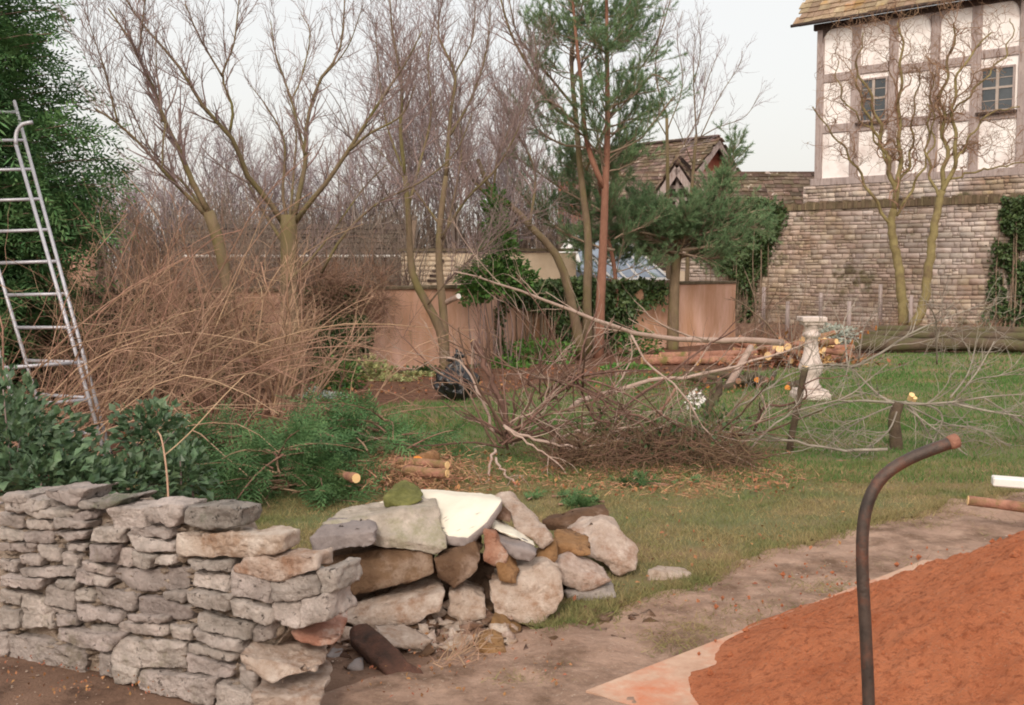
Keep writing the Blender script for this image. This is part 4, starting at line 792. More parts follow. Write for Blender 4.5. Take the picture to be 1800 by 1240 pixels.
ladder('aluminium_ladder', 'front aluminium ladder section with hooked rail top beside the rear section', [(A_, B_), (C_, D_)], 9, lim=.3)
b = MB(); hk = resample([B_, B_+np.array([.0, .02, .12]), B_+np.array([.06, .02, .2]), B_+np.array([.16, .02, .22])], 8); tubes(b, hk[None], np.full((1, 8), .02), 8, True)
l2 = [o for o in COL.objects if o.name.startswith('aluminium_ladder')][-1]; b.build('hook', M['alu'], l2)
# ================================================================ TREES
def fractal_twigs(base, specs):
    """grow successive levels; returns list of (P,R) levels"""
    lv = [base]
    cur = base
    for sp_ in specs:
        n = sp_.pop('n'); fr = sp_.pop('from_all', True)
        src = cur if not fr else (np.concatenate([resK(a[0], 5) for a in lv]), np.concatenate([resR(a[1], 5) for a in lv]))
        nw = spawn(src[0], src[1], n, **sp_); lv.append(nw); cur = nw
    return lv[1:]
def resK(P, K):
    if P.shape[1] == K: return P
    t = np.linspace(0, P.shape[1]-1, K); i = np.minimum(t.astype(int), P.shape[1]-2); f = (t-i)[None, :, None]; return P[:, i]*(1-f)+P[:, i+1]*f
def resR(R, K):
    if R.shape[1] == K: return R
    t = np.linspace(0, R.shape[1]-1, K); i = np.minimum(t.astype(int), R.shape[1]-2); f = (t-i)[None, :]; return R[:, i]*(1-f)+R[:, i+1]*f
def traced_tree(name, label, catg, trunk, limbs, twm='twig', bm_='bark', n1=90, n2=500, n3=1500, group=None, len1=(.4, 1.1), up=.25, ang=(.35, .9), jit=.0, tw_r=.0028, wig=.14, extra_top=True, lr=.72, tm=None, sides=8):
    """trunk: list of (px list, d0, d1, r0, r1); limbs the same"""
    T = [limb(*t, K=14, jit=jit) for t in trunk]; Lb = [limb(*l, K=14, jit=jit) for l in limbs]; Lb = [(P, R*lr) for P, R in Lb]
    root = thing(name, label, catg, T[0][0][0], group)
    b = MB(); 
    for P, R in T: tubes(b, P[None], R[None], 12, True)
    b.build('trunk', M[tm or bm_], root)
    b = MB()
    for P, R in Lb: tubes(b, P[None], R[None], sides, True)
    if Lb: b.build('branches', M[bm_], root)
    src = Lb if Lb else T
    P = np.stack([x[0] for x in src]); R = np.stack([x[1] for x in src])
    a1 = spawn(P, R, n1, .18, 1, ang, len1, K=7, up=up, wig=wig, rr=.55, rmin=tw_r*1.5, tl=.4)
    both = (np.concatenate([resK(P, 7), a1[0]]), np.concatenate([resR(R, 7), a1[1]]))
    a2 = spawn(both[0], both[1], n2, .2, 1, ang, (len1[0]*.45, len1[1]*.55), K=6, up=up*.8, wig=wig, rr=.6, rmin=tw_r*1.2, rmax=.012, tl=.4)
    a3 = spawn(a2[0], a2[1], n3, .1, 1, (.3, 1.0), (len1[0]*.2, len1[1]*.3), K=4, up=up*.5, wig=wig, rr=.7, rmin=tw_r)
    b = MB(); tubes(b, *a1, 5); tubes(b, *a2, 4); tubes(b, *a3, 3)
    b.build('twigs', M[twm], root); return root, (P, R), a1, a2, a3

# pollarded tree in the middle
traced_tree('pollarded_tree', 'pollarded bare tree with thick sawn trunk and forked limbs', 'tree',
 [([(512, 712), (511, 600), (508, 500), (508, 430), (507, 378)], 15.0, 15.0, .135, .115)],
 [([(499, 395), (470, 350), (438, 315), (420, 270), (403, 237), (359, 190), (315, 118), (254, 47), (215, -10)], 15, 13.9, .06, .012),
  ([(403, 237), (409, 190), (391, 135), (411, 78), (420, 0)], 14.6, 14.3, .03, .01), ([(391, 135), (352, 68), (325, 7)], 14.4, 14, .022, .009),
  ([(516, 385), (528, 330), (537, 285), (539, 220), (562, 142), (593, 100), (603, 50), (606, -10)], 15, 15.4, .055, .011),
  ([(536, 272), (512, 176), (485, 98), (476, 37)], 15.1, 15.6, .03, .008), ([(512, 176), (529, 139), (545, 61), (529, 24)], 15.3, 15.8, .02, .007), ([(562, 142), (610, 85), (638, 10)], 15.3, 15, .018, .007),
  ([(520, 390), (545, 355), (569, 328), (613, 264), (667, 180), (715, 108), (742, 55)], 15, 14.2, .055, .01),
  ([(615, 264), (650, 235), (706, 203), (730, 150)], 14.6, 14, .03, .008), ([(505, 385), (497, 340), (500, 250), (470, 190), (440, 150)], 15, 15.7, .035, .008),
  ([(510, 380), (517, 300), (520, 220), (500, 160)], 15, 16, .03, .008), ([(500, 430), (450, 350), (430, 300), (425, 240)], 15, 16, .04, .01),
  ([(565, 480), (600, 420), (660, 360), (740, 320), (800, 270), (830, 200)], 14.8, 14, .03, .008), ([(500, 500), (560, 440), (640, 330), (680, 290)], 14.8, 15.3, .025, .008)],
 n1=150, n2=750, n3=1700)
# leaning grey-green tree on the left
traced_tree('bare_tree', 'bare tree with olive limbs fanning up to the left above the brambles', 'tree',
 [([(415, 735), (412, 640), (402, 520), (385, 430), (366, 372)], 13.2, 13, .085, .07)],
 [([(366, 372), (339, 322), (315, 264), (291, 217), (267, 149), (244, 105), (234, 78), (190, 15)], 13, 12.6, .055, .012), ([(243, 104), (250, 44), (256, -10)], 12.7, 12.6, .02, .009),
  ([(363, 380), (330, 345), (291, 305), (250, 257), (206, 217), (165, 190)], 13, 12.2, .04, .012), ([(207, 215), (183, 122), (150, 22)], 12.3, 12, .018, .006),
  ([(291, 217), (286, 260), (285, 300)], 12.8, 12.4, .02, .012), ([(285, 215), (276, 130), (273, 60)], 12.9, 13.3, .016, .006), ([(375, 400), (330, 330), (270, 270), (225, 180)], 13, 13.6, .03, .008)],
 n1=90, n2=380, n3=800)
# twin stem tree before pink wall
traced_tree('twin_stemmed_tree', 'slender bare tree forking low in front of the pink wall beside the bin bag', 'tree',
 [([(781, 662), (779, 600), (762, 555), (745, 524), (724, 477), (718, 380), (712, 310)], 16.6, 16.4, .08, .036), ([(784, 662), (780, 560), (772, 470), (773, 400), (784, 310)], 16.65, 16.9, .075, .04)],
 [([(712, 310), (704, 230), (706, 150), (690, 60), (685, -10)], 16.4, 16, .045, .012), ([(716, 370), (740, 280), (758, 200), (752, 110), (765, 30)], 16.5, 17, .035, .01), ([(784, 310), (792, 200), (800, 130), (770, 60), (780, -10)], 16.9, 17, .05, .012),
  ([(790, 240), (830, 170), (855, 90), (862, 10)], 16.9, 17.4, .03, .01), ([(775, 420), (820, 350), (870, 300), (905, 240), (925, 190)], 16.8, 16, .035, .01), ([(776, 400), (740, 350), (690, 290), (650, 250)], 16.8, 17.4, .03, .008),
  ([(800, 130), (830, 70), (835, 0)], 17, 17.4, .02, .008), ([(712, 310), (680, 220), (665, 120), (660, 40)], 16.4, 16.8, .025, .008), ([(773, 450), (800, 340), (812, 250), (800, 180)], 16.8, 17.5, .03, .01), ([(752, 536), (800, 480), (870, 420), (920, 390)], 16.4, 16, .02, .007)],
 n1=200, n2=1200, n3=3000, len1=(.5, 1.3))
# leaning trunk beside the pines
traced_tree('leaning_tree', 'bare brown tree leaning left beside the pines', 'tree',
 [([(1022, 628), (1010, 560), (983, 458), (931, 397), (898, 361), (864, 340), (840, 280)], 19.6, 18.6, .1, .035)],
 [([(898, 361), (866, 350), (820, 300), (790, 200)], 18.9, 18.4, .05, .01), ([(931, 397), (940, 300), (900, 220), (870, 150)], 19, 19.5, .04, .01), ([(866, 345), (880, 260), (930, 170), (950, 100)], 18.8, 18.6, .03, .009)], n1=80, n2=500, n3=1400, len1=(.5, 1.3))
# mature limbs curving from the top centre
traced_tree('tall_bare_tree', 'tall bare tree with long brown limbs arching across top centre behind the pines', 'tree',
 [([(1033, 622), (1032, 520), (1034, 420), (1020, 300), (1012, 200)], 20.4, 20.6, .1, .045)],
 [([(1012, 215), (968, 183), (941, 135), (900, 64), (878, -10)], 20.6, 19.6, .06, .02), ([(1015, 195), (958, 125), (911, 64), (895, 0)], 20.6, 20, .04, .014), ([(1012, 205), (1005, 120), (1010, 40), (1000, -10)], 20.6, 21, .07, .02), ([(1030, 300), (1090, 170), (1150, 85), (1180, -5)], 20.6, 21.5, .035, .012)], n1=60, n2=260, n3=500, len1=(.5, 1.4))
# saplings against the sky on the right
for lab, tr, lm in (('thin bare sapling standing behind the brick gable, left of its twin', [([(1176, 600), (1174, 440), (1174, 349), (1172, 203)], 24.8, 24.8, .06, .035)],
   [([(1172, 203), (1153, 135), (1160, 50), (1176, -5)], 24.8, 25, .03, .01), ([(1172, 240), (1140, 180), (1125, 110), (1131, 60)], 24.8, 24.5, .02, .007), ([(1173, 230), (1200, 150), (1190, 70), (1200, 20)], 24.8, 25, .02, .007), ([(1174, 300), (1230, 200), (1240, 120)], 24.8, 25.3, .02, .007)]),
  ('bare sapling with wide drooping right side twigs before the brick gable', [([(1205, 600), (1210, 420), (1216, 332), (1224, 237)], 25.6, 25.6, .06, .035)],
   [([(1224, 237), (1219, 135), (1221, 60)], 25.6, 25.7, .03, .008), ([(1226, 220), (1243, 146), (1260, 100), (1273, 78)], 25.6, 26, .02, .007), ([(1225, 245), (1260, 225), (1310, 205), (1335, 165)], 25.6, 25, .02, .006), ([(1232, 240), (1265, 170), (1300, 115), (1305, 90)], 25.6, 26.3, .02, .006), ([(1219, 150), (1231, 90), (1226, 20)], 25.6, 25.8, .02, .006), ([(1218, 290), (1190, 220), (1170, 180)], 25.6, 25, .02, .006)])):
    traced_tree('sapling', lab, 'tree', tr, lm, n1=45, n2=150, n3=180, len1=(.4, 1.2), twm='twig_far', tw_r=.004, up=.2)
# corkscrew hazels in front of the house
def corkscrew(lab, trunk, limbs, seed):
    global rng
    T = [limb(*t, K=26) for t in trunk]; root = thing('corkscrew_tree', lab, 'tree', T[0][0][0], 'twisted trees before the timber house')
    for P, R in T: P[2:-1] += rng.normal(0, .018, (len(P)-3, 3))
    b = MB(); [tubes(b, P[None], R[None], 10, True) for P, R in T]; b.build('trunk', M['bark_yellow'], root)
    Lb = [limb(*l, K=26) for l in limbs]; Lb = [(P, R*.72) for P, R in Lb]
    for P, R in Lb:
        ph = rng.uniform(0, 6, 2); k = np.arange(len(P)); a = .05*np.minimum(k/4, 1)
        P[:, 0] += a*np.sin(k*1.15+ph[0]); P[:, 1] += a*np.cos(k*1.05+ph[1]); P[:, 2] += a*.5*np.sin(k*1.5+ph[1])
    b = MB(); [tubes(b, P[None], R[None], 7, True) for P, R in Lb]; b.build('branches', M['bark_yellow'], root)
    P = np.stack([x[0] for x in Lb]); R = np.stack([x[1] for x in Lb])
    a1 = spawn(P, R, 60, .15, 1, (.4, 1.2), (.7, 1.7), K=16, up=.4, wig=.42, rr=.55, rmin=.008, rmax=.022)
    a2 = spawn(a1[0], a1[1], 420, .1, 1, (.4, 1.3), (.3, .9), K=10, up=.22, wig=.45, rr=.6, rmin=.006)
    a3 = spawn(a2[0], a2[1], 900, .1, 1, (.4, 1.3), (.15, .4), K=7, up=-.05, wig=.6, rr=.7, rmin=.005)
    b = MB(); tubes(b, *a1, 5); tubes(b, *a2, 4); tubes(b, *a3, 3); b.build('twigs', M['twig_tan'], root)
M['bark_yellow'] = mat('bark_lichen_yellow', (122, 108, 74), (152, 140, 96), 6, bump=.6, bscale=30, island=.05, spot=(110, 92, 70), sscale=2, sth=.58)
M['twig_tan'] = mat('tan_twig', (126, 98, 78), (160, 130, 106), 6, bump=0, island=.2)
corkscrew('left twisted tree with yellow green bark against the timber framed house', [([(1588, 572), (1585, 520), (1576, 450), (1567, 400), (1572, 368)], 26.0, 26, .13, .09)],
 [([(1572, 368), (1570, 320), (1555, 270), (1545, 220), (1530, 170), (1500, 110)], 26, 26, .09, .03), ([(1573, 360), (1582, 290), (1580, 200), (1585, 100), (1582, 40)], 26, 26.3, .09, .03), ([(1568, 400), (1530, 340), (1490, 270), (1455, 225), (1430, 190)], 26, 25.8, .06, .02),
  ([(1572, 340), (1600, 280), (1605, 200), (1620, 120)], 26, 26.3, .05, .02), ([(1548, 250), (1515, 180), (1505, 120), (1520, 60)], 26, 25.6, .05, .02), ([(1576, 380), (1610, 320), (1640, 250), (1635, 180)], 26, 25.5, .05, .02), ([(1560, 290), (1530, 230), (1480, 170), (1470, 110)], 26, 26, .04, .015)], 1)
corkscrew('right twisted tree with yellow green bark growing out beside its left neighbour', [([(1603, 576), (1624, 530), (1636, 440), (1646, 380), (1657, 335)], 25.6, 25.6, .12, .085)],
 [([(1657, 335), (1662, 260), (1655, 180), (1670, 100), (1680, 40)], 25.6, 25.6, .08, .03), ([(1655, 340), (1680, 280), (1675, 190), (1690, 120), (1740, 60)], 25.6, 25.3, .08, .025), ([(1660, 330), (1700, 250), (1740, 200), (1790, 190)], 25.6, 25, .05, .02), ([(1650, 350), (1630, 280), (1635, 200), (1640, 130)], 25.6, 26, .05, .02), ([(1660, 320), (1720, 300), (1780, 290), (1830, 270)], 25.6, 25, .04, .015), ([(1672, 200), (1720, 150), (1770, 90), (1780, 30)], 25.5, 25.2, .04, .015)], 2)

# ================================================================ PINES
def pine(name, lab, trunk, limbs, spots, n_sh, shoot=(.25, .6), nl=.085, bark='bark_pine', dens=46, up=.45):
    T = [limb(*t, K=14) for t in trunk]; root = thing(name, lab, 'pine tree', T[0][0][0])
    b = MB(); [tubes(b, P[None], R[None], 12, True) for P, R in T]; b.build('trunk', M[bark], root)
    Lb = [limb(*l, K=12, jit=.02) for l in limbs]
    # lateral branches off the trunk in whorls
    TP = np.stack([resK(P[None], 14)[0] for P, R in T]); TR = np.stack([R for P, R in T])
    W = spawn(TP, TR, spots['n'], spots['t0'], 1, (.9, 1.5), spots['L'], K=8, up=.1, wig=.14, rr=.35, rmin=.01, rmax=.03, tl=spots.get('tl', .45))
    src = (np.concatenate([resK(np.stack([x[0] for x in Lb]), 8), W[0]]), np.concatenate([resR(np.stack([x[1] for x in Lb]), 8), W[1]])) if Lb else W
    sh = spawn(src[0], src[1], n_sh, .3, 1, (.3, .9), shoot, K=5, up=up, wig=.12, rr=.5, rmin=.005)
    sh2 = spawn(sh[0], sh[1], int(n_sh*.9), .2, .9, (.4, 1.), (shoot[0]*.5, shoot[1]*.6), K=5, up=up, wig=.12, rr=.7, rmin=.004)
    b = MB(); tubes(b, *src, 6); tubes(b, *sh, 4); tubes(b, *sh2, 4); b.build('branches', M['bark_grey'], root)
    A = np.concatenate([sh[0], sh2[0]]); n = len(A)*dens; idx = np.repeat(np.arange(len(A)), dens); t = .25+.75*rng.random(n); k = t*4; i = np.minimum(k.astype(int), 3); f = (k-i)[:, None]
    pos = A[idx, i]*(1-f)+A[idx, i+1]*f; tan = nrm(A[idx, i+1]-A[idx, i]); r = rng.normal(0, 1, (n, 3)); r -= (r*tan).sum(1, keepdims=True)*tan; d = nrm(tan*.9+nrm(r)*.75)
    b = MB(); blades(b, pos, d, nl*rng.uniform(.7, 1.2, n), .0042); b.build('needles', M['pine'], root, smooth=False); return root
pine('scots_pine', 'tall pine with reddish trunk forking below its blue green crown', [([(1052, 640), (1055, 540), (1060, 440), (1064, 330), (1068, 230), (1067, 100), (1066, -60)], 20.1, 20.1, .1, .022), ([(1062, 330), (1042, 285), (1028, 230), (1022, 150), (1012, 60), (1004, -40)], 20.1, 19.8, .055, .02)],
 [([(1025, 230), (985, 190), (950, 160), (938, 60)], 19.9, 19.4, .03, .01), ([(1068, 190), (1110, 170), (1150, 130), (1180, 150)], 20.1, 20, .03, .01), ([(1068, 270), (1130, 240), (1160, 200), (1185, 170)], 20.1, 19.6, .025, .01), ([(1030, 260), (980, 250), (940, 225), (925, 200)], 20, 19.6, .025, .01), ([(1066, 90), (1090, 70), (1112, 40), (1118, 10)], 20, 20, .02, .008)],
 dict(n=84, t0=.48, L=(.8, 1.9), tl=.45), 780, dens=60, up=.22)
pine('scots_pine', 'lower hazy pine branches spreading left behind the tall pine over the wall', [([(1092, 640), (1085, 560), (1080, 470), (1060, 380), (1050, 290)], 21.3, 21.5, .05, .03)],
 [([(1080, 440), (1010, 420), (950, 380), (905, 330)], 21, 20.6, .03, .01), ([(1070, 380), (1000, 340), (940, 300), (900, 270)], 21, 21, .025, .01), ([(1080, 420), (1130, 400), (1160, 380)], 21, 21, .02, .01)], dict(n=44, t0=.4, L=(.8, 1.8)), 620, dens=50, nl=.08)
pine('spreading_pine', 'wide flat crowned pine on a dark stem before the right end of the pink wall', [([(1182, 622), (1184, 540), (1186, 490), (1190, 450), (1196, 425)], 22.2, 22.2, .13, .09)],
 [([(1192, 440), (1150, 425), (1110, 405), (1080, 415)], 22.2, 21.6, .05, .015), ([(1196, 425), (1240, 400), (1290, 380), (1330, 370)], 22.2, 22, .05, .015), ([(1200, 425), (1260, 370), (1280, 310), (1292, 258)], 22.2, 22.6, .05, .012), ([(1190, 430), (1170, 390), (1140, 370)], 22, 21.5, .04, .01), ([(1195, 430), (1215, 380), (1230, 355)], 22.2, 21.7, .04, .012), ([(1196, 440), (1260, 430), (1300, 420)], 22, 21.4, .04, .012), ([(1192, 428), (1120, 405), (1060, 412), (1020, 430)], 22, 21.2, .035, .01), ([(1192, 425), (1150, 385), (1110, 375), (1060, 385)], 22.2, 21.8, .035, .01), ([(1196, 425), (1270, 400), (1330, 400)], 22.2, 21.6, .035, .01), ([(1194, 445), (1240, 455), (1275, 450)], 22, 21.4, .03, .01), ([(1196, 430), (1240, 350), (1262, 320)], 22, 22.4, .03, .01), ([(1190, 445), (1130, 440), (1080, 440)], 22, 22.6, .04, .012)],
 dict(n=22, t0=.82, L=(.7, 1.4), tl=.1), 1250, shoot=(.25, .6), bark='bark', dens=60, up=.12)

# ================================================================ BIG CYPRESS LEFT
cx0 = np.array([-7.05, 12.6, 0.]); root = thing('tall_cypress', 'tall dark green cypress at left edge with the ladders against it', 'conifer tree', cx0)
b = MB(); P = np.array([cx0+ez*z for z in np.linspace(0, 8, 8)]); tubes(b, P[None], np.linspace(.17, .05, 8)[None], 10, True); b.build('trunk', M['bark_grey'], root)
nb = 900; z = rng.uniform(.55, 7.6, nb); a = rng.uniform(-2.6, 1.2, nb); prof = np.interp(z, [0, 1.0, 1.8, 2.8, 3.8, 4.8, 7.6], [1.5, 1.95, 2.2, 2.36, 2.0, 1.65, .6])*rng.uniform(.6, 1.03, nb)
d = np.stack([np.cos(a), np.sin(a), rng.uniform(.1, .5, nb)], 1); P = np.empty((nb, 7, 3))
for k in range(7):
    t = k/6; P[:, k] = cx0+ez*(z-.45)[:, None]+d*np.array([1, 1, 0])*(prof*t)[:, None]; P[:, k, 2] += .45*t+d[:, 2]*prof*t*(1.1-t*.9)
R = np.linspace(.022, .004, 7)[None]*np.ones((nb, 1)); b = MB(); tubes(b, P, R, 4); b.build('branches', M['bark_grey'], root)
s1_ = spawn(P, R, 12000, .4, 1, (.3, .9), (.15, .42), K=4, up=.05, wig=.2, rmin=.003)
b = MB(); pos = s1_[0][:, 1]; dd = s1_[0][:, -1]-s1_[0][:, 0]; fronds(b, pos, dd, rng.uniform(.22, .48, len(pos)), M=10, wid=.013, ll=.4); fronds(b, s1_[0][:, 0], dd+rng.normal(0, .1, dd.shape), rng.uniform(.2, .4, len(pos)), M=8, wid=.012, ll=.42)
b.build('foliage', M['conifer'], root, smooth=False)

# ================================================================ DISTANT BARE TREES
def far_tree(x, y, h, spread, lab, n=(9, 45, 260, 1300), rt=.16, m='twig_far'):
    base = np.array([x, y, 0.]); root = thing('bare_tree', lab, 'tree', base, 'bare trees behind the garden')
    t = np.array([[base, base+np.array([rng.normal(0, .1), 0, h*.18]), base+np.array([rng.normal(0, .2), 0, h*.36])]]); tr = np.array([[rt, rt*.8, rt*.65]])
    b = MB(); tubes(b, t, tr, 8, True); b.build('trunk', M['bark_grey'], root)
    l1 = spawn(t, tr, n[0], .35, 1, (.2, .85), (h*.4, h*.64), K=10, up=.22, wig=.16, rr=.6, rend=.25)
    l1[0][:, :, 0] = x+(l1[0][:, :, 0]-x)*spread
    l2 = spawn(*l1, n[1], .2, .95, (.35, .9), (h*.18, h*.36), K=8, up=.15, wig=.18, rr=.6, rmin=.02, tl=.3)
    l12 = (np.concatenate([resK(l1[0], 8), l2[0]]), np.concatenate([resR(l1[1], 8), l2[1]]))
    l3 = spawn(*l12, n[2], .25, 1, (.3, .9), (h*.08, h*.18), K=6, up=.12, wig=.2, rr=.55, rmin=.009, rmax=.016)
    l4 = spawn(*l3, n[3], .1, 1, (.3, .9), (h*.04, h*.1), K=4, up=.15, wig=.15, rr=.6, rmin=.006, rmax=.009)
    b = MB(); tubes(b, l1[0], l1[1]*.75, 6); tubes(b, l2[0], l2[1]*.8, 5); b.build('branches', M['bark_far'], root)
    b = MB(); tubes(b, *l3, 3); tubes(b, *l4, 3); b.build('twigs', M[m], root); return root
FT = [(215, 34, 5.6, 1.0, 'bushy distant tree just right of the cypress'), (300, 32, 6.0, 1.1, 'rounded distant bare tree behind the left olive limbed tree'), (385, 36, 6.6, 1.1, 'distant bare tree filling the gap left of the pollard'),
      (470, 31, 6.0, 1, 'distant bare tree directly left behind the pollard trunk'), (575, 34, 6.6, 1.1, 'distant bare tree just right behind the pollard trunk'), (655, 30, 7.4, .9, 'tall distant tree left of the twin stemmed tree'), (720, 28, 8.4, .85, 'tallest distant tree behind the twin stemmed tree'),
      (800, 29, 8.6, .85, 'tall distant tree right of the twin stemmed tree'), (862, 31, 8.0, .9, 'tall distant tree left of the pines'), (925, 33, 7.4, .9, 'distant tree showing between leaning tree and pines'), (760, 36, 8.0, 1.1, 'farthest tall tree in the middle of the group'), (985, 33, 5.2, 1.1, 'low bushy distant tree behind the pines')]
for k, (px, d, h, sp_, lab) in enumerate(FT):
    q = U(px, 500, d); big = h > 7; far_tree(q[0], d, h, sp_*.8, lab, (8, 40, 230 if big else 260, 900 if big else 1000), rt=.11)
# hedge of brown twigs filling behind the walls
b = MB(); nh = 520; q = np.array([U(rng.uniform(150, 1120), 500, rng.uniform(30.5, 36)) for _ in range(nh)]); q[:, 2] = 0
P0 = np.stack([q, q+np.array([0, 0, 1.4])], 1); R0 = np.full((nh, 2), .035)
h1 = spawn(P0, R0, 1700, 0, 1, (.0, .5), (1.6, 3.2), K=6, up=.5, wig=.14, rr=.8, rend=.3, rmin=.014); h2 = spawn(*h1, 9000, .15, 1, (.3, .9), (.4, 1.1), K=4, up=.2, wig=.2, rr=.6, rmin=.010)
tubes(b, *h1, 4); tubes(b, *h2, 3); q = np.array([U(rng.uniform(330, 730), 500, rng.uniform(20.5, 25)) for _ in range(150)]); q[:, 2] = 0; P0 = np.stack([q, q+np.array([0, 0, 1.2])], 1)
h1 = spawn(P0, np.full((150, 2), .02), 420, 0, 1, (.0, .6), (1., 2.1), K=7, up=.4, wig=.2, rr=.8, rend=.3, rmin=.01); h2 = spawn(*h1, 3200, .1, 1, (.3, 1.1), (.25, .8), K=5, up=.15, wig=.28, rr=.6, rmin=.006); tubes(b, *h1, 4); tubes(b, *h2, 3)
tag(b.build('thicket', M['twig_hedge'], smooth=False, origin=(0, 33, 0)), 'brown leafless thicket closing the view behind the garden walls', 'thicket', kind='stuff')

# ================================================================ THICKET OF CANES, LEFT
def canes(name, lab, n, base_px, dr, H, lean, m, r=(.004, .009), n2=0, catg='shrub', kind=None, arch=.09, sub=(.2, .7), group=None, K=9):
    base = np.array([G(rng.uniform(*base_px), 700) for _ in range(n)]); dd = rng.uniform(*dr, n)
    base = np.stack([(rng.uniform(*base_px, n)-900)/F*dd, dd, np.zeros(n)], 1)
    d = np.stack([rng.normal(lean[0], lean[1], n), rng.normal(-.1, .4, n), np.ones(n)], 1); d = nrm(d); l = rng.uniform(*H, n); P = np.empty((n, K, 3)); P[:, 0] = base
    for k in range(1, K): d = d+rng.normal(0, .13, (n, 3)); d[:, 2] -= arch*k/K*2; d[:, 0] += .02*np.sign(lean[0]+1e-6); d = nrm(d); P[:, k] = P[:, k-1]+d*(l/(K-1))[:, None]
    P[:, 1:, 2] = np.maximum(P[:, 1:, 2], .03)
    R = rng.uniform(*r, n)[:, None]*np.linspace(1, .4, K)[None]
    b = MB(); tubes(b, P, R, 5)
    c = np.array([base[:, 0].mean(), base[:, 1].mean(), 0])
    if kind:
        if n2: tw = spawn(P, R, n2, .2, 1, (.4, 1.5), sub, K=6, up=.1, wig=.32, rr=.5, rmin=.0022); tubes(b, *tw, 3)
        return tag(b.build(name, M[m], origin=c), lab, catg, kind='stuff')
    root = thing(name, lab, catg, c, group); b.build('stems', M[m], root)
    b = MB(); tw = spawn(P, R, n2, .25, 1, (.3, 1.0), sub, K=5, up=.12, wig=.2, rr=.5, rmin=.0022); tubes(b, *tw, 3); b.build('twigs', M[m], root); return root
canes('bramble_thicket', 'tangled mass of red brown bare canes arching in front of the ladders', 78, (-60, 340), (9.2, 12), (1.5, 3.3), (.6, .5), 'cane', r=(.0055, .011), n2=1100, kind=1, sub=(.2, .8))
canes('bramble_thicket', 'red brown twiggy bush growing behind the arching canes left of the pollard', 80, (150, 410), (12.2, 14.6), (1.2, 2.5), (.0, .4), 'cane', r=(.006, .011), n2=2600, kind=1, arch=.05, sub=(.2, .8))
canes('bramble_thicket', 'low mesh of crossing canes between thicket and lawn', 50, (60, 640), (10.4, 12.5), (.9, 2.2), (.4, .7), 'cane', n2=700, kind=1, arch=.16, sub=(.15, .6))
canes('arching_whips', 'long pale pinkish whips leaning right from the foot of the ladders', 26, (-40, 230), (8.6, 9.8), (1.6, 3.0), (.75, .3), 'cane_pale', r=(.005, .008), n2=160, kind=1, arch=.1, sub=(.2, .6))
canes('coppiced_shrub', 'clump of straight pale brown stems rising beside the pollard trunk', 24, (440, 535), (12.0, 12.9), (1.0, 2.1), (.12, .24), 'cane_pale', r=(.011, .02), n2=380, arch=.02, sub=(.2, .7))
canes('coppiced_shrub', 'smaller clump of ginger stems just left of the pale stemmed clump', 22, (350, 440), (12.0, 13.2), (1.3, 2.4), (-.02, .22), 'cane', r=(.008, .014), n2=500, arch=.02)
# brown dead climber over the ivy on the pink wall
b = MB(); n = 260; o = np.array([pwall(rng.uniform(500, 665)) for _ in range(n)]); o = o+PNm*rng.uniform(.0, .5, (n, 1)); o[:, 2] = rng.uniform(1.0, 1.55, n)
P0 = np.stack([o, o+rng.normal(0, .12, (n, 3))], 1); t1 = spawn(P0, np.full((n, 2), .006), 1500, 0, 1, (0, 1.5), (.2, .6), K=6, up=.12, wig=.35, rr=.8, rmin=.0035); tubes(b, *t1, 3)
tag(b.build('dead_climber', M['cane']), 'mound of dead brown climber stems hanging over pink wall coping', 'climber', kind='stuff')

# ================================================================ SHRUBS / IVY / LEAFY THINGS
def leafy(name, lab, catg, cs, n, L, m, W=.33, up=.5, stems=0, part=True, kind=None, group=None):
    """cs: list of (center, radii)"""
    Cs = np.array([c for c, r in cs]); Rs = np.array([r for c, r in cs]); w_ = Rs.prod(1); idx = rng.choice(len(cs), n, p=w_/w_.sum())
    v = nrm(rng.normal(0, 1, (n, 3))); rad = rng.random(n)**.45; k = np.array([mnoise.noise(Vector((a*1.9+7, bb*1.9, c*1.9+idx_*3))) for (a, bb, c), idx_ in zip(v, idx)])
    pos = Cs[idx]+v*Rs[idx]*(rad*(1+.45*k))[:, None]; pos[:, 2] = np.maximum(pos[:, 2], .02)
    b = MB(); leaves(b, pos, L, W, up=up, dirs=v+np.array([0, 0, .2]))
    c0 = Cs.mean(0)*np.array([1, 1, 0])
    if kind: return tag(b.build(name, M[m], smooth=False, origin=c0), lab, catg, kind=kind)
    root = thing(name, lab, catg, c0, group); b.build('foliage', M[m], root, smooth=False)
    st = []
    for c, r in cs:
        for _ in range(max(3, stems)):
            g = np.array([c[0]+rng.normal(0, .1), c[1]+rng.normal(0, .1), 0]); e = c+rng.normal(0, .45, 3)*r; st.append(resample([g, (g+e)/2+rng.normal(0, .05, 3), e], 6))
    b = MB(); tubes(b, np.array(st), np.tile(np.linspace(.012, .004, 6), (len(st), 1)), 5); b.build('stems', M['twig'], root); return root
def C(px, py, d): return U(px, py, d)
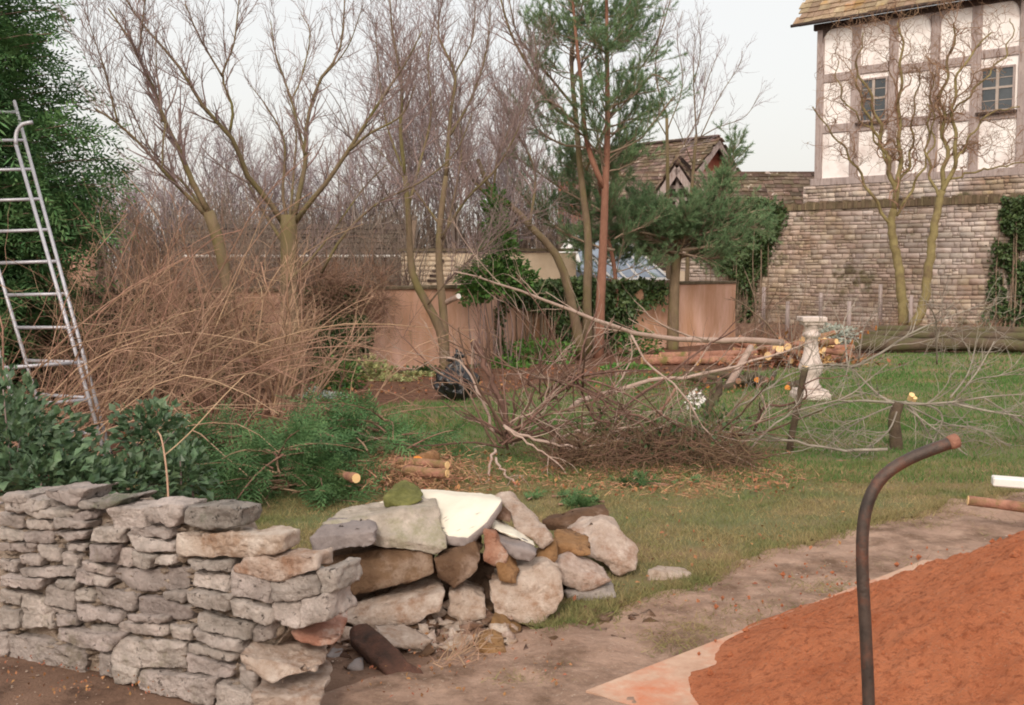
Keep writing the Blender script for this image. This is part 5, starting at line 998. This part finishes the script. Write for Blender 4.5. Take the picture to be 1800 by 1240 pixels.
# evergreen shrub along back of the stone wall
leafy('evergreen_shrub', 'bluish green broadleaved shrub behind the left end of the stone wall', 'shrub', [(C(20, 790, 6.4), np.array([.42, .4, .32])), (C(95, 825, 6.6), np.array([.34, .4, .22])), (C(-20, 745, 7), np.array([.4, .4, .35])), (C(60, 850, 6.0), np.array([.4, .3, .22]))], 3000, .075, 'laurel')
leafy('evergreen_shrub', 'smaller leafy shrub with upright stalk behind the stone wall, right of the bigger shrub', 'shrub', [(C(265, 770, 7.4), np.array([.24, .3, .26])), (C(215, 855, 6.6), np.array([.36, .3, .16])), (C(310, 840, 6.8), np.array([.24, .3, .2])), (C(160, 860, 6.3), np.array([.3, .3, .18]))], 2300, .07, 'laurel')
P, R = limb([(296, 880), (293, 830), (285, 775), (278, 760)], 6.0, 6.3, .006, .005, 8); b = MB(); tubes(b, P[None], R[None], 6); P, R = limb([(290, 800), (330, 765), (390, 700), (430, 660)], 6.2, 6.6, .004, .003, 8); tubes(b, P[None], R[None], 6); tag(b.build('bare_stalk', M['cane_pale']), 'single pale bare stalk standing behind the top of the stone wall', 'stalk')
# ivy covered corner, ivy on walls
def ivy_on(name, lab, origin_fn, n, L=.11, catg='ivy', bulge=.25, m='ivy', region=None):
    pos = []
    while len(pos) < n:
        q = origin_fn()
        if q is not None: pos.append(q)
    pos = np.array(pos); b = MB(); leaves(b, pos, L, .42, up=.3, dirs=np.tile([0, -.4, -.5], (len(pos), 1))+rng.normal(0, .5, (len(pos), 3))); c = np.array([pos[:, 0].mean(), pos[:, 1].mean(), 0])
    root = thing(name, lab, catg, c); b.build('foliage', M[m], root, smooth=False)
    b = MB(); k = 24; st = []
    for _ in range(k):
        q = pos[rng.integers(len(pos))]; st.append(resample([np.array([q[0]+rng.normal(0, .1), q[1]+.02, 0]), q*np.array([1, 1, .5])+rng.normal(0, .06, 3)*np.array([1, .3, 1]), q], 8))
    tubes(b, np.array(st), np.tile(np.linspace(.02, .008, 8), (k, 1)), 5); b.build('stems', M['bark_grey'], root); return root
def poly_px(px, py, poly):
    c = False; n = len(poly)
    for i in range(n):
        x0, y0 = poly[i]; x1_, y1_ = poly[(i+1) % n]
        if (y0 > py) != (y1_ > py) and px < (x1_-x0)*(py-y0)/(y1_-y0)+x0: c = not c
    return c
def ivypoly(poly, plane, bul, thr=-.35, sc=2.2):
    xs = [p[0] for p in poly]; ys = [p[1] for p in poly]
    def fn():
        x, y = rng.uniform(min(xs), max(xs)), rng.uniform(min(ys), max(ys)); x2, y2 = x+rng.normal(0, 4), y+rng.normal(0, 4)
        if not poly_px(x2, y2, poly): return None
        O, Nn = plane; r = ray(x, y); o = np.array([0, 0, CH]); t = ((O-o)@Nn)/(r@Nn); q = o+r*t
        k = mnoise.noise(Vector(q*sc)); 
        if k < thr: return None
        return q+Nn*(rng.random()*bul*(.6+k))
    return fn
pS = (SO, SN); pP = (pL, PNm)
ivy_on('ivy', 'big dense ivy mass covering the corner of the tall stone wall', ivypoly([(1235, 390), (1262, 350), (1340, 348), (1385, 362), (1380, 395), (1352, 440), (1345, 480), (1318, 510), (1300, 490), (1265, 470), (1240, 450)], pS, .45, -.6), 9000)
ivy_on('ivy', 'thin brown green ivy hanging below the big ivy mass beside the pink wall end', ivypoly([(1296, 490), (1330, 490), (1325, 540), (1318, 600), (1290, 600)], pS, .3, -.1), 1200)
ivy_on('ivy', 'ivy column climbing the tall stone wall near the right edge', ivypoly([(1752, 352), (1830, 340), (1830, 560), (1790, 575), (1752, 585), (1722, 585), (1735, 540), (1745, 480), (1752, 420)], pS, .3, -.25), 4600)
ivy_on('ivy', 'dark ivy draped over the pink wall behind the pines', ivypoly([(965, 500), (1010, 485), (1060, 495), (1120, 490), (1165, 500), (1150, 530), (1110, 545), (1085, 600), (1055, 615), (1040, 560), (1000, 560), (985, 600), (960, 560)], pP, .35, -.5), 5200, .1)
ivy_on('ivy', 'ivy trailing along the pink wall coping left of the pines', ivypoly([(870, 492), (985, 490), (985, 560), (940, 545), (880, 530)], pP, .3, -.2), 1700, .09)
ivy_on('ivy', 'dark green ivy patch at left of the pink wall below the dead climber', ivypoly([(560, 560), (600, 550), (645, 560), (650, 620), (640, 680), (600, 700), (560, 690), (545, 640)], (pL+PNm*.3, PNm), .3, -.6), 3000, .08)
ivy_on('ivy', 'ivy over the pink wall coping just right of the pollard', ivypoly([(525, 505), (600, 500), (640, 515), (620, 545), (530, 545)], (pL+PNm*.05, PNm), .3, -.4), 900, .08)
ivy_on('ivy', 'narrow ivy stem hanging on the pink wall left of the pines', ivypoly([(868, 540), (888, 540), (882, 600), (905, 640), (880, 640), (868, 590)], pP, .1, -.3), 260, .08)
# climbing evergreen with upright spire
leafy('climbing_evergreen', 'upright mid green climber spilling over the pink wall left of the pines', 'shrub', [(C(868, 380, 18.2), np.array([.2, .2, .5])), (C(875, 440, 18.3), np.array([.35, .3, .4])), (C(850, 490, 18.1), np.array([.55, .35, .3])), (C(905, 490, 18.4), np.array([.4, .3, .3])), (C(835, 515, 18), np.array([.28, .25, .2]))], 4200, .09, 'ivy_green')
SH = [('shade_foliage', 'dark leafy mass added as shade behind the arching canes near the ladders', [(C(60, 640, 13.2), np.array([.8, .3, .8])), (C(190, 620, 13.6), np.array([.7, .3, .75]))], 3200, .09, 'shade_leaf'),  # these two dark leaf masses are added to paint the hollow shade
 ('shade_foliage', 'dark leafy mass added as shade behind the brambles left of the pale stems', [(C(300, 610, 14.2), np.array([.7, .3, .75])), (C(400, 620, 14.8), np.array([.6, .3, .65]))], 3000, .09, 'shade_leaf'),
 ('variegated_shrub', 'pale edged variegated shrub at the foot of the pink wall', [(C(655, 665, 16.4), np.array([.35, .25, .3])), (C(690, 690, 16.2), np.array([.25, .2, .15]))], 900, .09, 'varieg'),
 ('variegated_shrub', 'low cream green plants along the wall foot left of the bin bag', [(C(735, 680, 16.8), np.array([.35, .2, .13])), (C(700, 695, 16), np.array([.3, .15, .1]))], 500, .08, 'varieg'),
 ('silver_shrub', 'small silvery grey leaved plant on the bed below the pale stems', [(C(560, 705, 14), np.array([.22, .18, .14])), (C(590, 712, 14), np.array([.15, .15, .1]))], 420, .07, 'silver'),
 ('green_shrub', 'round glossy green bush in front of the ivy patch', [(C(595, 670, 15), np.array([.3, .25, .3]))], 900, .08, 'ivy_green'),
 ('green_shrub', 'low dark green plants behind the bin bag', [(C(750, 665, 17.2), np.array([.4, .2, .2]))], 600, .08, 'ivy'),
 ('green_shrub', 'bright green leafy perennial below the pines', [(C(1100, 662, 17.9), np.array([.4, .25, .14]))], 600, .1, 'herb'),
 ('green_shrub', 'low ferny green plants left of the pine trunks', [(C(950, 625, 19), np.array([.6, .3, .3])), (C(880, 650, 18.2), np.array([.5, .25, .2]))], 1500, .08, 'herb'),
 ('green_shrub', 'loose green bush right of the pine trunks', [(C(1120, 610, 20.5), np.array([.45, .3, .35]))], 700, .08, 'ivy_green'),
 ('yellow_shrub', 'small yellow green plant between canes at left', [(C(412, 695, 13.6), np.array([.18, .15, .14]))], 300, .07, 'varieg'),
 ('lavender_clump', 'grey green clump by the wire fence behind the pedestal', [(C(1465, 590, 22), np.array([.45, .3, .2]))], 500, .1, 'silver'),
 ('green_shrub', 'dark low bush between wall foot and ginger stems', [(C(345, 640, 13.8), np.array([.5, .3, .5])), (C(250, 600, 13.4), np.array([.5, .3, .5]))], 1300, .07, 'ivy')]
for nm, lab, cs, n, L, m in SH: leafy(nm, lab, 'shrub', cs, n, L, m)
# brown undergrowth by the fence
canes('undergrowth', 'brown dead undergrowth along the foot of the tall wall', 260, (1290, 1760), (23.5, 27), (.25, .8), (.0, .6), 'cane', r=(.006, .01), n2=1400, kind=1, sub=(.1, .35))
canes('whippy_sapling', 'thin forked saplings in front of the ivy corner beside the fence', 5, (1325, 1395), (24, 25), (1.4, 2.0), (.1, .35), 'bark_grey', r=(.02, .03), n2=30, arch=0)

# ================================================================ CUT CYPRESS BRANCHES
def cutpile(name, lab, c, n, Lr, m='conifer_cut', dens=26, zr=(.0, .35), fan=(0, 6.28), upz=(.0, .5), fl=(.16, .34)):
    c = np.array(c); a = rng.uniform(*fan, n); base = c+np.stack([rng.normal(0, .12, n), rng.normal(0, .12, n), rng.uniform(*zr, n)], 1)
    d = nrm(np.stack([np.cos(a), np.sin(a)*.8, rng.uniform(*upz, n)], 1)); l = rng.uniform(*Lr, n); K = 7; P = np.empty((n, K, 3)); P[:, 0] = base
    for k in range(1, K): d = d+rng.normal(0, .06, (n, 3)); d[:, 2] -= .09; d = nrm(d); P[:, k] = P[:, k-1]+d*(l/(K-1))[:, None]
    P[..., 2] = np.maximum(P[..., 2], .04); R = np.full((n, 1), .009)*np.linspace(1, .3, K)[None]
    root = thing(name, lab, 'cut branches', c*np.array([1, 1, 0])); b = MB(); tubes(b, P, R, 5); b.build('stems', M['cane'], root)
    s = spawn(P, R, n*dens, .15, 1, (.4, 1.0), (.1, .25), K=3, up=.12, wig=.1, rmin=.002); b = MB(); fronds(b, s[0][:, 0], s[0][:, -1]-s[0][:, 0], rng.uniform(*fl, n*dens), M=12, wid=.0055, ll=.38, droop=.15); b.build('foliage', M[m], root, smooth=False); return root
cutpile('cut_cypress_branch', 'blue green cut cypress branches heaped behind the stone wall', G(500, 870), 46, (.35, .8), dens=24)
cutpile('cut_cypress_branch', 'smaller cut cypress boughs lying left of the white cut log end', G(610, 840), 30, (.3, .65), fan=(1.5, 4.5))
cutpile('cut_cypress_branch', 'darker green cut boughs on top of the cypress heap nearer the lawn', G(670, 818), 30, (.4, .85), m='conifer', zr=(.1, .4), fl=(.14, .3), upz=(.1, .6))
cutpile('cut_cypress_branch', 'low cut cypress fronds just behind the shrub at the bed edge', G(405, 838), 24, (.3, .6))
cutpile('pine_sprig', 'small green conifer sprig lying on the grass right of the heap', G(1015, 892), 10, (.08, .2), m='ivy_green2' if 'ivy_green2' in M else 'conifer_cut', dens=22, fl=(.06, .14), zr=(0, .05))
cutpile('pine_sprig', 'tiny green sprig in the dead needles by the brushwood', G(1140, 858), 8, (.08, .2), dens=16, fl=(.06, .14), zr=(0, .05))
# dead needles and cut log ends
b = MB(); n = 5200; q = np.array([G(x, y) for x, y in zip(np.concatenate([rng.normal(720, 65, 3600), rng.normal(1150, 150, 1600)]), np.concatenate([rng.normal(848, 16, 3600), rng.normal(850, 16, 1600)]))]); q[:, 2] = .02+rng.random(n)*np.concatenate([np.full(3600, .14), np.full(1600, .05)]); d = rng.normal(0, 1, (n, 3)); d[:, 2] *= .35; blades(b, q, d, rng.uniform(.04, .14, n), .0035)
tag(b.build('dead_needles', M['deadleaf'], smooth=False), 'orange brown dead conifer needles strewn behind the stone heap', 'needles', kind='stuff')
log(U(592, 832, 7.85), U(626, 841, 7.55), .03, 'sawn_branch', 'sawn branch stub with round white end facing out of the cypress heap', m='log', cm='cut', r1=.038)
log(U(700, 812, 8.6), U(786, 818, 8.3), .04, 'sawn_branch', 'sawn brown branch with pale end above the dead needles', m='log', cm='cut', r1=.033)
log(U(712, 828, 8.2), U(786, 833, 8.0), .045, 'sawn_branch', 'lower sawn branch with round pale end in the dead needles', m='log', cm='cut', r1=.035)
log(U(735, 815, 8.5), U(762, 805, 8.7), .07, 'rotten_log', 'crumbly reddish rotten log piece on the needle heap', m='stone_ochre', cm='cut_orange')

# ================================================================ FELLED BRANCHES AND BRUSHWOOD
def felled(name, lab, px, d0, d1, r0, r1, m='brush', n1=10, n2=40, L=(.3, .9), up=.1, group=None, cut=None, K=16):
    P, R = limb(px, d0, d1, r0, r1, K, .008); root = thing(name, lab, 'branch', P[0], group)
    b = MB(); tubes(b, P[None], R[None], 8, True); b.build('stem', M[m], root)
    if n1:
        a1 = spawn(P[None], R[None], n1, .15, 1, (.3, .9), L, K=8, up=up, wig=.13, rr=.5, rmin=.004); a2 = spawn(*a1, n2, .15, 1, (.3, .9), (L[0]*.4, L[1]*.5), K=5, up=up*.5, wig=.16, rr=.6, rmin=.0025)
        b = MB(); tubes(b, *a1, 5); tubes(b, *a2, 3); b.build('twigs', M[m], root)
    if cut:
        e = P[0] if cut == 0 else P[-1]; d_ = nrm(P[0]-P[1]) if cut == 0 else nrm(P[-1]-P[-2]); rr = (r0 if cut == 0 else r1); b = MB(); tubes(b, np.stack([e-d_*.003, e+d_*.004])[None], np.full((1, 2), rr*.95), 10, True); b.build('cut_end', M['cut'], root, smooth=False)
    return root
g = 'felled branches on the lawn'
felled('felled_branch', 'longest pale felled branch slanting from left down to the log heap', [(1375, 603), (1300, 600), (1193, 597), (1116, 587), (1040, 559), (931, 518), (850, 490), (800, 478)], 14.5, 12.0, .045, .008, 'brush_pale', 12, 50, (.4, 1.1), .0, g)
felled('felled_branch', 'thick pale branch curving low across the lawn toward the pedestal', [(1000, 722), (1020, 706), (1073, 689), (1145, 670), (1218, 660), (1315, 636), (1375, 622), (1430, 600)], 10.8, 11.8, .028, .008, 'brush_pale', 10, 50, (.3, .9), .1, g)
felled('felled_branch', 'long brown branch rising to the right out of the tangle', [(1000, 800), (1040, 780), (1093, 720), (1167, 667), (1232, 615), (1297, 577)], 9.6, 9.8, .018, .006, 'brush', 10, 40, (.3, .8), .15, g)
felled('felled_branch', 'smooth pale pink branch lying low at front of the tangle', [(885, 748), (935, 770), (1000, 787), (1040, 785), (1100, 770)], 9.0, 9.1, .013, .01, 'brush_pale', 6, 26, (.3, .7), .2, g)
felled('felled_branch', 'straight thin branch descending from pink wall toward the tangle', [(895, 712), (850, 690), (810, 670), (743, 630), (700, 580), (680, 548)], 10.2, 11.0, .011, .004, 'brush', 5, 18, (.3, .7), .1, g)
felled('felled_branch', 'dark stubby branch with sawn top standing up left in the tangle', [(892, 770), (888, 723), (867, 677), (847, 630), (831, 600)], 9.6, 9.8, .022, .028, 'brush', 8, 30, (.3, .7), .2, g, cut=-1)
felled('felled_branch', 'pale arching branch bent like a hoop at left of the tangle', [(868, 760), (863, 747), (847, 700), (823, 653), (793, 630), (760, 634), (725, 652)], 9.4, 9.8, .015, .004, 'brush_pale', 5, 20, (.3, .6), .0, g)
felled('felled_branch', 'pale crooked branch touching the grass in front of the tangle', [(887, 752), (960, 800), (1000, 838), (992, 850)], 8.9, 8.5, .01, .004, 'brush_pale', 5, 14, (.2, .4), -.1, g)
felled('felled_branch', 'forked pale branch feet standing on the needles left of the tangle', [(870, 790), (860, 820), (858, 845), (840, 862)], 8.8, 8.2, .012, .007, 'brush_pale', 4, 10, (.15, .3), -.1, g)
felled('felled_branch', 'bent pale foot of a branch beside the white slab', [(872, 805), (885, 830), (903, 848), (905, 866)], 8.6, 8.1, .011, .007, 'brush_pale', 3, 10, (.15, .3), -.1, g)
felled('felled_branch', 'sinuous pink branch running right through the brushwood pile', [(1110, 590), (1140, 640), (1200, 690), (1230, 745), (1290, 800), (1350, 830)], 9.4, 8.9, .01, .004, 'brush_pale', 8, 30, (.3, .7), .0, g)
felled('felled_branch', 'dark leaning cut branch with white end near the log heap', [(1240, 752), (1245, 720), (1262, 690), (1264, 668)], 11.6, 11.8, .045, .035, 'log_dark', 3, 8, (.2, .4), .1, g, cut=-1)
felled('felled_branch', 'short pale stripped stick upright in the middle of the tangle', [(1088, 752), (1089, 730)], 9.6, 9.6, .012, .012, 'cut', 0, 0, group=g)
felled('felled_branch', 'orange tipped sawn branch leaning in the middle of the lawn tangle', [(1150, 740), (1170, 710), (1190, 682)], 10, 10.2, .014, .014, 'cane', 3, 8, (.2, .4), .1, g, cut=-1)
# star shaped sprays
for lab, c, d, n, sprd in (('star shaped spray of thin brown branches in the centre of the tangle', (1010, 672), 9.7, 20, 1.1), ('spreading bundle of dark branches at left of the tangle', (890, 775), 9.3, 16, 1.0), ('low spray of brown branches above the brushwood pile', (1020, 800), 9.3, 12, 1.0), ('loose fan of branches on the right of the brushwood pile', (1250, 770), 9.5, 10, 1.2), ('thin fan of branches behind the tangle near the bin bag', (960, 700), 10.4, 8, 1.2)):
    p = U(*c, d); P = np.empty((n, 9, 3)); P[:, 0] = p+rng.normal(0, .04, (n, 3)); dv = rng.normal(0, 1, (n, 3))*np.array([1.1, .6, .45]); dv[:, 2] = np.abs(dv[:, 2])+.25; 
    if c[1] < 700: dv[::2, 2] *= -1
    dv = nrm(dv); l = rng.uniform(.45, 1.3, n)*sprd
    for k in range(1, 9): dv = nrm(dv+rng.normal(0, .09, (n, 3))); P[:, k] = P[:, k-1]+dv*(l/8)[:, None]
    P[..., 2] = np.maximum(P[..., 2], .03); R = rng.uniform(.007, .015, n)[:, None]*np.linspace(1, .4, 9)[None]
    root = thing('brushwood_spray', lab, 'branches', p*np.array([1, 1, 0]), 'sprays of cut branches'); b = MB(); tubes(b, P, R, 5); b.build('stems', M['brush'], root)
    a1 = spawn(P, R, n*2, .15, 1, (.3, .9), (.15, .5), K=6, up=.1, wig=.16, rr=.5, rmin=.003); b = MB(); tubes(b, *a1, 4); b.build('twigs', M['brush_pale' if n % 4 == 0 else 'brush'], root)
for k in range(20):
    x0 = rng.uniform(860, 1320); d0 = rng.uniform(9, 10.4); a_ = rng.uniform(.15, 2.6); l = rng.uniform(120, 330); y0 = rng.uniform(745, 800); th_ = rng.normal(0, 14, 6)
    px_ = [(x0+math.cos(a_)*l*t/5+th_[t], y0-abs(math.sin(a_))*l*.75*t/5+th_[5-t]*.6) for t in range(6)]
    felled('felled_branch', 'one of many brown forked branches crossing in the lawn tangle', px_, d0, d0+rng.uniform(-.6, .8), rng.uniform(.008, .016), .0035, 'brush_pale' if k % 3 == 0 else 'brush', 5, 16, (.2, .6), .1, 'crossing branches in the lawn tangle')
# brushwood pile (twiggy mass) with leaves
b = MB(); n = 1700; x = rng.uniform(965, 1340, n); q = np.array([G(a, 835) for a in x]); q[:, 1] += rng.normal(.35, .3, n); hh = .3*np.sin(np.clip((x-950)/420, 0, 1)*math.pi)**.6; q[:, 2] = rng.random(n)*hh+.02
dv = rng.normal(0, 1, (n, 3))*np.array([1, .6, .5]); dv = nrm(dv); P = np.empty((n, 6, 3)); P[:, 0] = q; l = rng.uniform(.12, .42, n)
for k in range(1, 6): dv = nrm(dv+rng.normal(0, .3, (n, 3))); P[:, k] = P[:, k-1]+dv*(l/5)[:, None]
P[..., 2] = np.maximum(P[..., 2], .02); tubes(b, P, rng.uniform(.0018, .0045, n)[:, None]*np.linspace(1, .5, 6)[None], 4)
tag(b.build('brushwood_pile', M['brush_dark']), 'low dense pile of thin brown brushwood on the lawn', 'brushwood', kind='stuff')
leafy('ivy_clippings', 'scattered dull green leaves caught in the brushwood pile', 'clippings', [(G(1150, 820)+ez*.28, np.array([.75, .3, .2])), (G(1250, 800)+ez*.25, np.array([.35, .3, .2]))], 420, .06, 'ivy', kind='stuff')
# small white flower head seen in the tangle
p = U(1221, 702, 9.9); fl = thing('dried_flower_head', 'round whitish dried flower head among the branches', 'flower', p*np.array([1, 1, 0])); b = MB(); n = 110; v = nrm(rng.normal(0, 1, (n, 3))); leaves(b, p+v*rng.uniform(.03, .09, (n, 1)), .035, .4, dirs=v); b.build('petals', M['white'], fl, smooth=False); b = MB(); tubes(b, np.stack([p*np.array([1, 1, 0]), p])[None], np.full((1, 2), .005), 5); b.build('stalk', M['brush'], fl)

# ================================================================ LOW FRUIT TREE AND STAKE
fd = 9.9
tr = [([(1577, 800), (1574, 765), (1572, 735), (1580, 708)], fd, fd, .062, .05)]
fl_ = [[(1582, 708), (1615, 711), (1675, 707), (1743, 697), (1830, 692)], [(1675, 709), (1727, 721), (1800, 733), (1850, 738)], [(1590, 706), (1612, 730), (1637, 770), (1648, 802)], [(1600, 708), (1640, 716), (1657, 737), (1640, 778), (1630, 810)],
 [(1578, 709), (1540, 706), (1505, 705), (1461, 713), (1400, 737)], [(1574, 712), (1545, 695), (1526, 677), (1500, 650), (1490, 645)], [(1496, 648), (1550, 620), (1598, 588), (1651, 564), (1727, 536)], [(1500, 645), (1470, 642), (1441, 642), (1405, 650)],
 [(1490, 645), (1486, 600), (1484, 564), (1503, 532)], [(1510, 632), (1514, 600), (1520, 575), (1550, 532)], [(1647, 640), (1646, 600), (1643, 556), (1618, 520)], [(1600, 715), (1663, 745), (1715, 753), (1764, 778), (1820, 805)], [(1675, 707), (1710, 670), (1760, 660), (1820, 640)], [(1670, 700), (1700, 660), (1712, 620), (1715, 600)], [(1690, 690), (1720, 650), (1748, 600)],
 [(1575, 712), (1530, 730), (1480, 760), (1440, 800)], [(1580, 715), (1560, 760), (1510, 800), (1490, 815)], [(1590, 715), (1650, 760), (1700, 800), (1740, 815)], [(1730, 700), (1790, 740), (1830, 790)]]
root, _, a1, a2, a3 = traced_tree('low_fruit_tree', 'low cut back fruit tree with grey wiry branches spreading over the lawn', 'tree', tr, [(p, fd, fd+rng.uniform(-.7, .7), .019 if k < 8 else .012, .005) for k, p in enumerate(fl_)], twm='fruit', tm='log_dark', bm_='fruit', n1=110, n2=420, n3=500, len1=(.3, .85), up=.05, tw_r=.0026, ang=(.3, 1.1))
e = U(1603, 694, fd-.02); b = MB()
for dx, r in ((0, .026), (.03, .02)):
    c = e+np.array([dx, -.03*dx, -.03*(dx > 0)]); tubes(b, np.stack([c+np.array([0, .05, -.05]), c])[None], np.full((1, 2), r), 10, True)
b.build('sawn_stub', M['cut'], root, smooth=False)
felled('felled_branch', 'grey wiry branches fanning left from the stake across the grass', [(1560, 790), (1470, 790), (1380, 775), (1300, 772), (1220, 760)], 9.4, 9.8, .014, .005, 'fruit', 22, 90, (.35, .95), .12, g)
felled('felled_branch', 'long thin grey branch sloping up past the stake', [(1310, 800), (1370, 740), (1430, 715), (1500, 690), (1560, 640)], 9.6, 9.3, .01, .004, 'fruit', 14, 50, (.3, .8), .1, g)
felled('felled_branch', 'pale branch crossing in front of the firewood', [(1200, 790), (1290, 720), (1340, 690), (1400, 655), (1480, 640)], 10.2, 10, .012, .004, 'fruit', 14, 50, (.3, .8), .1, g)
A_ = G(1386, 800); B_ = U(1416, 645, A_[1]-.05); log(A_, B_, .03, 'tree_stake', 'leaning mossy round stake in front of the pedestal', m='log_dark', cm='cut', catg='stake', r1=.032, bend=.1)
# pruned stub on the wall line
log(U(778, 535, 16.8), U(806, 521, 16.5), .04, 'sawn_branch', 'whitish sawn stub poking out above the pink wall by the twin stemmed tree', m='brush_pale', cm='white', r1=.045)
